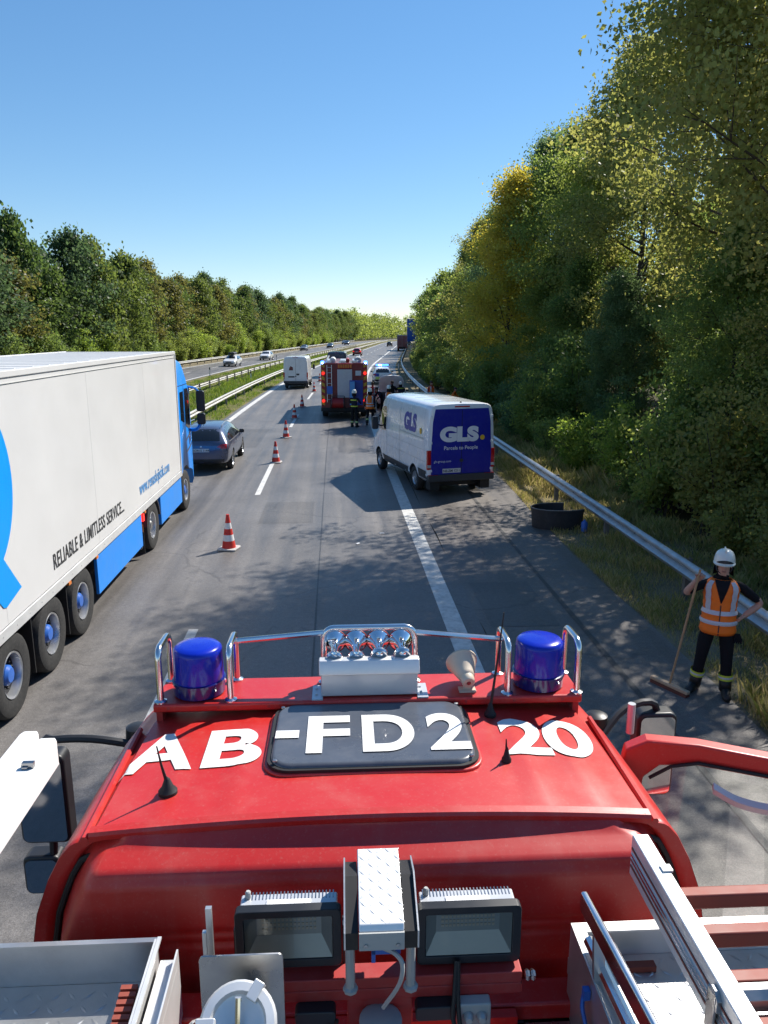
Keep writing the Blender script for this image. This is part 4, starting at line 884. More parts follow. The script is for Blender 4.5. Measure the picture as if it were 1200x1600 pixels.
pmat('blue_flash', (.02, .08, .8), .2, emit=(.05, .2, 1.0), estr=3.0); pmat('blue_flash_core', (.4, .6, 1), .2, emit=(.35, .6, 1.0), estr=7.0)
pmat('plate_white', (.55, .56, .58), .5); pmat('hazard_yellow', (.5, .30, .02), .45); pmat('hazard_red', (.30, .012, .012), .45); pmat('roller_grey', (.34, .37, .42), .35, metal=.6, var=.08, scale=3)
pmat('wheel_blue', (.03, .12, .45), .35); pmat('police_blue', (.01, .05, .30), .35); pmat('engine_dark', (.03, .03, .032), .5, var=.5, scale=12)
def wheel(parent, x, y, r, w, side, rim='alloy', hole=.6, spokes=10, hub=None, name='wheel'):
    M_ = Matrix.Translation((x, y, r)) @ Matrix.Rotation(R(90) * side, 4, 'Y')
    t = MB(); h = w / 2; ri = r * hole
    t.lathe([(ri, -h * .8), (r * .8, -h * .95), (r * .96, -h * .85), (r, -h * .6), (r, h * .6), (r * .96, h * .85), (r * .85, h * .98), (ri * 1.04, h * .85), (ri, h * .7)], 32, M_, caps=False); o = t.build(name, 'tyre', parent, ang=40)
    t = MB()
    if hub:
        t.lathe([(ri, h * .72), (ri * .97, h * .86), (ri * .90, h * .80), (ri * .84, h * .3)], 32, M_, caps=False); t.build('rim', rim, o, ang=35)
        d = MB(); d.lathe([(ri * .84, h * .3), (ri * .8, -h * .1), (ri * .62, -h * .12), (0, -h * .1)], 28, M_, caps=False); d.build('wheel_dish', 'bumper_grey', o); t = MB(); spokes = 0
        for k in range(10):
            d = MB(); d.lathe([(ri * .085, 0), (ri * .085, .012)], 10, M_ @ Matrix.Translation((ri * .70 * math.cos(.628 * k), ri * .70 * math.sin(.628 * k), -h * .1))); d.build('hand_hole', 'rubber', o)
        t.lathe([(ri * .46, -h * .1), (ri * .42, h * .55), (ri * .3, h * .72), (0, h * .74)], 20, M_); t.build('hub_cap', hub[0], o); t = MB()
    else: t.lathe([(ri, h * .72), (ri * .96, h * .8), (ri * .9, h * .66), (ri * .86, h * .1), (ri * .4, h * .05), (0, h * .05)], 28, M_, caps=False)
    for k in range(spokes):
        b = MB().bb(ri * .12, ri * .9, -ri * .085, ri * .085, h * .3, h * .6); t.add(b.v, b.f, 0, M_ @ Matrix.Rotation(2 * math.pi * k / spokes, 4, 'Z'))
    if not hub: t.lathe([(ri * .24, h * .3), (ri * .24, h * .75), (ri * .18, h * .82), (0, h * .82)], 16, M_); t.build('rim', rim, o, ang=35)
    if hub:
        for k in range(10):
            a = 2 * math.pi * k / 10; b = MB(); b.lathe([(.022, 0), (.02, .10), (.008, .11), (0, .11)], 6, M_ @ Matrix.Translation((ri * .56 * math.cos(a), ri * .56 * math.sin(a), -h * .1))); b.build('wheel_nut', hub[1], o)
    return o
def car_section(y, zb, zbelt, zt, wl, wb, wt):
    h = [(0, zb), (wl * .82, zb), (wl, zb + .09), (wb, (zb + .1 + zbelt) * .5 + .04), (wb * .985, zbelt), (wb * .42 + wt * .58, zbelt + (zt - zbelt) * .55), (wt, zt - .06 * min(1, (zt - zbelt) / .2)), (wt * .72, zt - .004), (0, zt + .015)]
    return [(x, y, z) for x, z in h] + [(-x, y, z) for x, z in h[-2:0:-1]]
def car_mesh(secs, wheels, r, wtrack, mat):
    me = MB().loft([car_section(*s) for s in secs]).mesh('body', [mat, 'bumper_grey'], ang=None)
    me = with_mods(me, [('SUBSURF', dict(levels=2, render_levels=2))])
    c = MB()
    for y in wheels:
        for s in (-1, 1): c.lathe([(r + .05, 0), (r + .05, .5)], 28, Matrix.Translation((s * (wtrack - .34) if s > 0 else s * (wtrack - .34), y, r)) @ Matrix.Rotation(R(90) * s, 4, 'Y'))
    cm = c.mesh('cut', 'bumper_grey', ang=None); full = bvh_of(me); me2 = bool_cut(me, cm)
    me2.polygons.foreach_set('use_smooth', [True] * len(me2.polygons)); me2.set_sharp_from_angle(angle=R(38)); return me2, full
EST = [(0.0, .44, .74, .82, .66, .74, .66), (.06, .34, .86, .98, .80, .87, .74), (.16, .27, .92, 1.10, .86, .91, .70), (.40, .25, .94, 1.33, .87, .925, .63), (.62, .24, .95, 1.45, .88, .93, .61), (1.2, .22, .95, 1.49, .88, .935, .60), (2.2, .2, .94, 1.50, .88, .935, .61), (2.85, .2, .94, 1.455, .88, .93, .61), (3.25, .2, .94, 1.27, .88, .93, .66), (3.65, .2, .93, 1.03, .88, .92, .74), (4.25, .22, .87, .95, .87, .90, .74), (4.7, .26, .72, .82, .80, .84, .66), (4.88, .34, .58, .68, .62, .68, .5)]
HAT = [(0.0, .44, .74, .84, .64, .70, .62), (.06, .34, .86, 1.0, .78, .84, .70), (.18, .27, .93, 1.18, .83, .88, .68), (.40, .25, .95, 1.40, .84, .89, .62), (.7, .24, .95, 1.48, .85, .895, .60), (1.5, .22, .94, 1.51, .85, .9, .60), (2.2, .2, .93, 1.47, .85, .9, .60), (2.65, .2, .93, 1.27, .85, .9, .65), (3.05, .2, .92, 1.03, .85, .89, .72), (3.6, .22, .86, .95, .84, .87, .72), (4.0, .26, .72, .82, .78, .82, .64), (4.18, .34, .58, .68, .6, .66, .48)]
SUV = [(s[0], s[1] + .04, s[2] + .08, s[3] + .14 if s[3] > 1.02 else s[3] + .1, s[4], s[5], s[6] + .03) for s in EST]
def car(label, loc, rz, meshpair, col, kind='est', group=None, name='car', lit=False, plate=None, detail=True, cat='car'):
    root = empty(name, loc, rz); tag(root, label, cat, group); me, B = meshpair; b = put('body', me, root); b.material_slots[0].link = 'OBJECT'; b.material_slots[0].material = MATS[col]
    k = 0.0 if kind != 'suv' else .10; ln = 4.88 if kind != 'hat' else 4.18; d = 0 if kind != 'hat' else -.6
    for s in (1, -1):
        ax = '+x' if s > 0 else '-x'
        if kind == 'hat': W = [[(.62, 1.0), (1.35, .99), (1.33, 1.38), (.95, 1.38), (.72, 1.3)], [(1.42, .99), (2.72, .985), (2.5, 1.12), (2.1, 1.35), (1.4, 1.385)]]
        else: W = [[(.5, 1.02 + k), (.78, 1.01 + k), (.98, 1.36 + k), (.74, 1.31 + k)], [(.86, 1.0 + k), (1.78, .995 + k), (1.76, 1.40 + k), (1.06, 1.385 + k)], [(1.86, .995 + k), (3.3, .985 + k), (3.05, 1.13 + k), (2.62, 1.35 + k), (1.85, 1.40 + k)]]
        for w_ in W: panel('side_window', B, w_, ax, 'dark_glass', root, off=.004, maxe=.15)
        if detail:
            fr = [(.44, .985 + k), (3.4 + d, .95 + k), (3.4 + d, .965 + k), (.5, 1.005 + k)]; panel('window_trim', B, fr, ax, 'alloy', root, off=.006, maxe=.2)
            panel('door_seam', B, [(1.81, .34), (1.82, .34), (1.82, .97 + k), (1.81, .97 + k)], ax, 'rubber', root, off=.003); panel('door_seam', B, [(2.95, .34), (2.96, .34), (2.96, .96 + k), (2.95, .96 + k)], ax, 'rubber', root, off=.003)
            panel('door_handle', B, [(1.9, .84), (2.08, .84), (2.08, .87), (1.9, .87)], ax, 'alloy', root, off=.012)
        tl = MB(); tl.prism(rrect(.52, .845, .82 + k, .96 + k, .04, 3), 'y', .02, .26) if s > 0 else tl.prism(rrect(-.845, -.52, .82 + k, .96 + k, .04, 3), 'y', .02, .26)
        o = panel('tail_light', B, ([(.50, .86 + k), (.70, .80 + k), (.93, .82 + k), (.93, .96 + k), (.66, .95 + k)] if s > 0 else [(-.50, .86 + k), (-.66, .95 + k), (-.93, .96 + k), (-.93, .82 + k), (-.70, .80 + k)]), '-y', 'lamp_red_lit' if lit else 'lamp_red', root, off=.008, maxe=.08)
        panel('headlight', B, ([(.42, .70 + k), (.80, .72 + k), (.80, .82 + k), (.5, .80 + k)] if s > 0 else [(-.42, .70 + k), (-.5, .80 + k), (-.80, .82 + k), (-.80, .72 + k)]), '+y', 'lamp_clear', root, off=.008, maxe=.1)
        m = MB(); yy = 3.02 + d; m.prism(rrect(s * .97 - .09, s * .97 + .09, .96 + k, 1.09 + k, .04, 3), 'y', yy, yy + .09); m.bar((s * .86, yy + .04, .96 + k), (s * .95, yy + .04, .99 + k), .04, .03); m.build('wing_mirror', 'bumper_grey', root, bevel=.02, seg=3)
        rr = MB(); rr.tube(smooth_curve([(s * .60, .68, 1.46 + k), (s * .6, .8, 1.505 + k), (s * .6, 1.6, 1.53 + k), (s * .61, 2.4, 1.51 + k), (s * .61, 2.5, 1.48 + k)], 3), .016, 6)
        if kind != 'hat': rr.build('roof_rail', 'alloy', root)
    panel('rear_window', B, [(-.60, 1.05 + k), (.60, 1.05 + k), (.55, 1.36 + k), (.48, 1.39 + k), (-.48, 1.39 + k), (-.55, 1.36 + k)], '-y', 'dark_glass', root, off=.006, maxe=.1)
    panel('windscreen', B, [(-.66, 1.06 + k), (.66, 1.06 + k), (.58, 1.40 + k), (-.58, 1.40 + k)], '+y', 'dark_glass', root, off=.006, maxe=.1)
    panel('lower_bumper', B, [(-.8, .30), (.8, .30), (.84, .46), (-.84, .46)], '-y', 'bumper_grey', root, off=.006); panel('grille', B, [(-.4, .55 + k), (.4, .55 + k), (.44, .72 + k), (-.44, .72 + k)], '+y', 'bumper_grey', root, off=.006)
    panel('front_bumper_vent', B, [(-.6, .38), (.6, .38), (.64, .5), (-.64, .5)], '+y', 'bumper_grey', root, off=.007)
    pz = .70 + k; panel('number_plate', B, [(-.26, pz), (.26, pz), (.26, pz + .11), (-.26, pz + .11)], '-y', 'plate_white', root, off=.014)
    if plate: lettering('plate_text', plate, .10, B, '-y', 'text_black', root, (0, pz + .02), off=.018, align='CENTER', bold=.002)
    m = MB(); m.lathe([(0, .0), (.035, .0), (.03, .012), (0, .015)], 12, Matrix.Translation((0, .02, .87 + k)) @ Matrix.Rotation(R(90), 4, 'X')); m.build('emblem', 'alloy', root)
    for y in ((.98, 3.8) if kind != 'hat' else (.78, 3.3)):
        for s in (-1, 1): wheel(root, s * .80, y, .33, .22, s, 'alloy', .66, 7)
    return root
estate_m = car_mesh(EST, (.98, 3.8), .33, .93, 'paint_blue_grey'); suv_m = car_mesh(SUV, (.98, 3.8), .33, .93, 'paint_car_black'); hatch_m = car_mesh(HAT, (.78, 3.3), .33, .9, 'paint_car_white')
est = car('dark blue grey estate car beside the blue truck cab, its right tail light in view', (-4.4, 25.2, 0), 0, estate_m, 'paint_blue_grey', 'est', name='estate_car', plate='SON-S 1144')
m = MB(); m.tube([(0, .75, 1.48), (0, .68, 1.56)], .008, 5); m.build('aerial', 'rubber', est)
def on_road(off, y, rz=0): 
    sl = (bend(y + 1) - bend(y - 1)) / 2; return (off + bend(y), y, 0), -math.atan(sl) + rz
G_far = 'cars further along the motorway'
def fc(label, off, y, mp, col, kind, back=False, **k):
    l, r = on_road(off, y, math.pi if back else 0); return car(label, l, r, mp, col, kind, detail=False, group=G_far, **k)
c1 = fc('white car with a dark roof box, nearest on the opposite carriageway', -17.6, 112, estate_m, 'paint_car_white', 'est', True)
m = MB(); m.prism(rrect(-.42, .42, 0, .36, .12, 4), 'y', .9, 3.0); m.build('roof_box', 'bumper_grey', c1, bevel=.08, seg=3, loc=(0, 0, 1.54))
fc('white saloon car, second nearest on the opposite carriageway', -17.3, 136, hatch_m, 'paint_car_white', 'hat', True)
fc('silver white car, third along the opposite carriageway', -20.6, 206, hatch_m, 'paint_car_grey', 'hat', True)
fc('dark grey car, fourth along the opposite carriageway', -17.4, 240, estate_m, 'paint_car_black', 'est', True)
fc('tiny dark car far off on the opposite carriageway', -17.4, 300, suv_m, 'paint_car_black', 'suv', True); fc('farthest car on the opposite carriageway, small and grey', -20.6, 325, estate_m, 'paint_car_grey', 'est', True)
fc('dark red car driving away above the far fire engine', -3.7, 158, hatch_m, 'paint_car_red', 'hat', lit=True)
fc('white car half hidden behind the roof of the far fire engine', -3.9, 118, suv_m, 'paint_car_white', 'suv')
fc('black car driving far ahead left of the dark red lorry', -.2, 262, suv_m, 'paint_car_black', 'suv'); fc('dark car far ahead to the right of the dark red lorry', 6.3, 282, suv_m, 'paint_car_black', 'suv')

# ---- vans
def van_mesh(mat, Hh=2.60, Ln=5.95):
    def sec(y, inx, zb, zt, wl=1.0):
        f = (zt - .5) / (Hh - .5); h = [(0, zb), (.86 * wl, zb), (.97 * wl, zb + .10), (1.0 * wl, zb + .22), (1.01 * wl, .5 + .32 * f * (Hh - .5)), (1.005 * wl, .5 + .45 * f * (Hh - .5)), (.965 * wl, .5 + .78 * f * (Hh - .5)), (.925 * wl, zt - .18 * f), (.88 * wl, zt - .085 * f), (.80 * wl, zt - .028), (.66 * wl, zt - .004), (0, zt + .012)]
        h = [(max(0, x - inx), z) for x, z in h]; return [(x, y, z) for x, z in h] + [(-x, y, z) for x, z in h[-2:0:-1]]
    S_ = [sec(0, .05, .50, Hh - .06), sec(.02, .015, .46, Hh - .02), sec(.07, 0, .42, Hh), sec(.5, 0, .38, Hh), sec(1.5, 0, .36, Hh), sec(3.0, 0, .34, Hh), sec(4.0, 0, .34, Hh), sec(4.3, .005, .34, Hh - .02), sec(4.5, .012, .33, Hh - .11), sec(4.7, .02, .33, Hh - .36), sec(4.95, .02, .33, Hh - .80), sec(5.2, .02, .33, 1.36), sec(5.5, .03, .34, 1.22), sec(5.8, .08, .36, 1.04), sec(Ln, .2, .42, .84)]
    me = MB().loft(S_).mesh('body', [mat, 'bumper_grey'], ang=30); full = bvh_of(me); c = MB()
    for y in (1.22, 4.88):
        for s in (-1, 1): c.lathe([(.41, 0), (.41, .6)], 30, Matrix.Translation((s * .66, y, .37)) @ Matrix.Rotation(R(90) * s, 4, 'Y'))
    me = bool_cut(me, c.mesh('cut', 'bumper_grey', ang=None)); me.polygons.foreach_set('use_smooth', [True] * len(me.polygons)); me.set_sharp_from_angle(angle=R(30)); return me, full
vanpair = van_mesh('paint_van_white')
def van(label, loc, rz, col, rear_col=None, Hh=2.60, fold=True):
    root = empty('delivery_van', loc, rz); tag(root, label, 'van'); me, B = vanpair; b = put('body', me, root); b.material_slots[0].link = 'OBJECT'; b.material_slots[0].material = MATS[col]
    rc = rear_col or col; seam = 'rubber'
    rd = panel('rear_doors', B, [(-.87, .60), (.87, .60), (.87, 1.25), (.83, 2.1), (.76, 2.42), (-.76, 2.42), (-.83, 2.1), (-.87, 1.25)], '-y', rc, root, off=.012, maxe=.2)
    panel('door_seam', B, [(-.008, .60), (.008, .60), (.008, 2.42), (-.008, 2.42)], '-y', seam, root, off=.0135)
    m = MB(); m.bb(-.05, .05, -.035, -.012, .98, 1.06); m.build('door_handle', 'bumper_grey', root, bevel=.006)
    for s in (-1, 1):
        for z in (.72, 1.5, 2.2): m = MB(); m.bb(s * .90 - .025, s * .90 + .025, -.03, .02, z, z + .07); m.build('hinge', col, root, bevel=.006)
        o = MB(); x0, x1 = sorted((s * .895, s * 1.012)); o.bb(x0, x1, -.012, .09, .78, 1.33); tl = o.build('tail_light', 'lamp_red', root, bevel=.02, seg=3)
        o = MB(); o.bb(x0 + .005, x1 - .005, -.016, .05, .84, .92); o.build('reversing_lamp', 'lamp_clear', tl)
        o = MB(); x0, x1 = sorted((s * .70, s * .98)); o.bb(x0, x1, -.065, .0, .56, .64); o.build('bumper_reflector', 'lamp_red', root)
        ax = '+x' if s > 0 else '-x'
        panel('sill_cladding', B, [(1.68, .40), (4.42, .40), (4.42, .62), (1.68, .62)], ax, 'bumper_grey', root, off=.012, maxe=.3); panel('sill_cladding', B, [(.1, .5), (.76, .5), (.80, .74), (.1, .74)], ax, 'bumper_grey', root, off=.012, maxe=.3)
        panel('cab_window', B, [(3.98, 1.42), (4.72, 1.40), (4.86, 1.62), (4.60, 2.08), (4.35, 2.18), (3.98, 2.18)], ax, 'dark_glass', root, off=.006, maxe=.15)
        panel('quarter_window', B, [(4.78, 1.40), (5.0, 1.38), (4.94, 1.55)], ax, 'dark_glass', root, off=.006, maxe=.15)
        for y in (2.55, 3.88): panel('door_seam', B, [(y, .62), (y + .012, .62), (y + .012, 2.3), (y, 2.3)], ax, seam, root, off=.003, maxe=.3)
        for z in (.98, 1.30): panel('body_crease', B, [(.2, z), (3.8, z), (3.8, z + .012), (.2, z + .012)], ax, 'grey_box', root, off=.003, maxe=.3)
        panel('slide_rail', B, [(.3, 1.60), (2.5, 1.60), (2.5, 1.63), (.3, 1.63)], ax, 'grey_box', root, off=.006, maxe=.3)
        m = MB(); m.bar((s * .98, 4.6, 1.5), (s * 1.12, 4.58, 1.55), .05, .05); m.prism(rrect(s * 1.2 - .1, s * 1.2 + .1, 1.40, 1.82, .05, 3), 'y', 4.53, 4.65); m.build('wing_mirror', 'bumper_grey', root, bevel=.02)
        for y in (1.22, 4.88): wheel(root, s * .86, y, .355, .23, s, 'alloy', .58, 8)
        panel('headlight', B, [(s * .55, .86), (s * .8, .9), (s * .8, 1.08), (s * .55, 1.0)][::s], '+y', 'lamp_clear', root, off=.01)
        ms = MB(); ms.bb(min(s * .62, s * .9), max(s * .62, s * .9), .05, .4, .18, .52); ms.build('mud_flap', 'rubber', root)
    m = MB(); m.prism(rrect(-.99, .99, .44, .64, .04, 3), 'y', -.07, .12); m.build('rear_bumper', 'bumper_grey', root, bevel=.02, seg=3)
    m = MB(); m.bb(-.35, .35, -.05, .0, .50, .545); m.build('bumper_step', 'rubber', root)
    m = MB(); m.bb(-.22, .22, -.012, .06, 2.50, 2.535); m.build('brake_lamp', 'lamp_red', root); m = MB(); m.lathe([(.03, 0), (.03, .02), (.012, .05), (0, .05)], 10, Matrix.Translation((0, .12, 2.60))); m.build('rear_camera', 'rubber', root)
    panel('windscreen', B, [(-.85, 1.48), (.85, 1.48), (.80, 2.2), (-.80, 2.2)], '+y', 'dark_glass', root, off=.008, maxe=.1); panel('grille', B, [(-.5, .62), (.5, .62), (.5, .84), (-.5, .84)], '+y', 'bumper_grey', root, off=.008)
    for i in range(5): panel('roof_rib', B, [(-.6, .7 + i * .75), (.6, .7 + i * .75), (.6, .78 + i * .75), (-.6, .78 + i * .75)], '+z', col, root, off=.012, maxe=.3)
    m = MB(); m.bb(-.7, .7, .3, 5.4, .26, .36); m.build('underbody', 'rubber', root)
    return root, B
gls_y = 21.5; gls, GB = van('white parcel van with blue rear doors parked at an angle across the edge line', (3.50, 21.15, 0), R(13), 'paint_van_white', 'livery_blue')
panel('livery_field', GB, [(-.90, 1.26), (-.90, .62), (.90, .62), (.90, 1.26), (.86, 2.1), (.79, 2.46), (-.79, 2.46), (-.86, 2.1)], '-y', 'livery_blue', gls, off=.009, maxe=.2)
lettering('logo_text', 'GLS', .52, GB, '-y', 'text_white', gls, (-.64, 1.58), bold=.035, off=.017, sx=1.28, space=1.0)
m = MB(); m.lathe([(0, 0), (.07, 0), (.07, .004), (0, .004)], 20, Matrix.Translation((.62, -.0185, 1.645)) @ Matrix.Rotation(R(90), 4, 'X')); m.build('logo_dot', 'dot_yellow', gls)
lettering('slogan_text', 'Parcels to People', .145, GB, '-y', 'text_white', gls, (-.53, 1.33), bold=.001, off=.017); lettering('web_text', 'gls-group.com', .09, GB, '-y', 'text_white', gls, (-.82, .98), off=.017)
panel('number_plate', GB, [(-.56, .68), (-.02, .68), (-.02, .80), (-.56, .80)], '-y', 'plate_white', gls, off=.02); lettering('plate_text', 'NE-ZM 1211', .095, GB, '-y', 'text_black', gls, (-.29, .705), off=.024, align='CENTER', bold=.002)
lettering('logo_text', 'GLS', .66, GB, '-x', 'livery_text_blue', gls, (2.15, 1.74), flip=True, bold=.04, off=.008, space=.98)
m = MB(); m.lathe([(0, 0), (.085, 0), (.085, .004), (0, .004)], 20, Matrix.Translation((-1.0, .62, 1.80)) @ Matrix.Rotation(-R(90), 4, 'Y')); m.build('logo_dot', 'dot_yellow', gls)
l, r = on_road(-3.9, 64.3); wv, WB = van('plain white panel van driving away beside the far fire engine', l, r, 'paint_van_white')
panel('number_plate', WB, [(-.6, .92), (-.1, .92), (-.1, 1.03), (-.6, 1.03)], '-y', 'bumper_grey', wv, off=.02); panel('logo_patch', WB, [(-.55, 1.5), (-.2, 1.5), (-.22, 1.75), (-.4, 1.85), (-.5, 1.72)], '-y', 'paint_maroon', wv, off=.018); panel('handle_plate', WB, [(.05, 1.1), (.3, 1.1), (.3, 1.24), (.05, 1.24)], '-y', 'bumper_grey', wv, off=.018)
l, r = on_road(-1.2, 80); nv, NB = van('dark blue van half hidden behind the left side of the far fire engine', l, r, 'paint_navy')

# ---- articulated lorry
AT = empty('articulated_truck', (-5.12, 5.5, 0)); tag(AT, 'blue tractor with long white box trailer printed RELIABLE & LIMITLESS SERVICE', 'truck')
m = MB(); m.bb(-1.27, 1.27, 0, 13.62, 1.16, 4.06); tb_me = m.mesh('trailer_box', 'trailer_white'); put('trailer_box', tb_me, AT, bevel=.03, seg=3); TB = bvh_of(tb_me)
for i in range(22): m = MB(); m.bb(-1.1, 1.1, .3 + i * .61, .34 + i * .61, 4.058, 4.066); m.build('roof_rib', 'trailer_white', AT, bevel=.003)
for s in (-1, 1):
    x0, x1 = sorted((s * 1.262, s * 1.285))
    m = MB(); m.bb(x0, x1, 0, 13.6, 1.03, 1.17); m.build('bottom_rail', 'bright_aluminium', AT, bevel=.006)
    m = MB(); m.bb(x0, x1 - .004 * (s > 0) + .004 * (s < 0) * 0, 0, 13.6, 3.92, 3.926); m.build('top_seam', 'grey_box', AT)
    m = MB(); m.bb(min(s * 1.25, s * 1.288), max(s * 1.25, s * 1.288), 0, 13.6, 3.99, 4.072); m.build('top_rail', 'trailer_white', AT, bevel=.012)
    m = MB(); x0, x1 = sorted((s * 1.25, s * 1.29)); m.bb(x0, x1, 13.56, 13.64, 1.03, 4.06); m.build('corner_post', 'bright_aluminium', AT, bevel=.01)
    m = MB(); x0, x1 = sorted((s * 1.2, s * 1.255)); m.bb(x0, x1, 6.62, 9.55, .36, 1.0); m.build('side_skirt', 'paint_truck_blue', AT, bevel=.01)
    for y in (3.25, 4.56, 5.87): wheel(AT, s * 1.08, y, .52, .37, s, 'alloy', .56, 10, ('wheel_blue', 'rubber'))
    for y in (2.5, 5.2, 6.5, 9.7): m = MB(); x0, x1 = sorted((s * 1.25, s * 1.292)); m.bb(x0, x1, y, y + .1, .985, 1.028); m.build('side_marker', 'lamp_orange', AT)
pmat('joint_grey', (.52, .52, .51), .6); pmat('tape_red', (.5, .03, .03), .3)
for k in range(3):
    y = 3.2 + k * 3.6; m = MB(); m.bb(1.2702, 1.2712, y, y + .006, 1.18, 3.91); m.build('panel_joint', 'joint_grey', AT)
for k in range(34): m = MB(); m.lathe([(.012, 0), (.011, .004), (0, .005)], 6, Matrix.Translation((1.285, .2 + k * .4, 1.10)) @ Matrix.Rotation(R(90), 4, 'Y')); m.build('rivet', 'joint_grey', AT)
for y in (3.9, 5.2): m = MB(); m.bb(.86, 1.24, y - .01, y + .01, .25, 1.0); m.build('mud_flap', 'rubber', AT)
m = MB(); m.bb(-.55, .55, .2, 13.2, .75, 1.03); m.bb(-.8, .8, 2.6, 6.5, .45, .75); m.build('trailer_chassis', 'rubber', AT)
lettering('slogan_text', 'RELIABLE & LIMITLESS SERVICE...', .31, TB, '+x', 'text_black', AT, (4.74, 1.36), sx=.76, bold=.004, space=1.08, off=.006, maxe=.6)
lettering('web_text', 'www.renaslojistik.com', .36, TB, '+x', 'web_blue', AT, (9.5, 1.40), sx=.80, bold=.006, space=1.05, off=.006, maxe=.6)
ring = MB(); cy, cz = 8.12 - 5.5, 2.85; n = 64; vs = []; fs = []
for j in range(n):
    t = 2 * math.pi * j / n
    for rr in (.64, 1.1): vs.append((1.2765, cy + rr * math.cos(t), cz + rr * math.sin(t)))
ring.add(vs, [(2*j, 2*j+1, (2*j+3) % (2*n), (2*j+2) % (2*n)) for j in range(n)]); ring.build('logo_ring', 'logo_blue', AT)
m = MB(); m.add([(1.278, a - 5.5, b) for a, b in ((7.75, 2.35), (8.35, 2.25), (8.72, 2.0), (9.16, 1.49), (8.70, 1.39), (8.62, 1.41), (8.05, 2.0))], [tuple(range(7))]); m.build('logo_leg', 'logo_blue', AT)
m = MB(); m.add([(1.277, a - 5.5, b) for a, b in ((6.75, 1.39), (7.2, 1.39), (7.2, 3.95), (6.75, 3.95))], [(0, 1, 2, 3)]); m.build('logo_stem', 'logo_blue', AT)
# tractor
def tsec(y, w, z0, z1, r=.09): return [(w, y, z0), (w, y, z1 - r), (w - r * .3, y, z1 - r * .3), (w - r, y, z1), (-w + r, y, z1), (-w + r * .3, y, z1 - r * .3), (-w, y, z1 - r), (-w, y, z0)]
m = MB(); m.loft([tsec(13.95, 1.22, 1.02, 3.92, .12), tsec(14.6, 1.235, 1.0, 3.80, .14), tsec(15.0, 1.235, 1.0, 3.55, .2), tsec(15.35, 1.23, .9, 3.2, .2), tsec(15.62, 1.2, .6, 2.2, .1), tsec(15.72, 1.14, .45, 1.3, .08)]); cabme = m.mesh('cab', ['paint_truck_blue', 'bumper_grey'], ang=30); CB = bvh_of(cabme)
c = MB(); c.lathe([(.60, 0), (.60, .9)], 30, Matrix.Translation((.6, 14.42, .56)) @ Matrix.Rotation(R(90), 4, 'Y')); c.lathe([(.60, 0), (.60, .9)], 30, Matrix.Translation((-.6, 14.42, .56)) @ Matrix.Rotation(-R(90), 4, 'Y')); cabme = bool_cut(cabme, c.mesh('cut', 'bumper_grey', ang=None)); put('cab', cabme, AT)
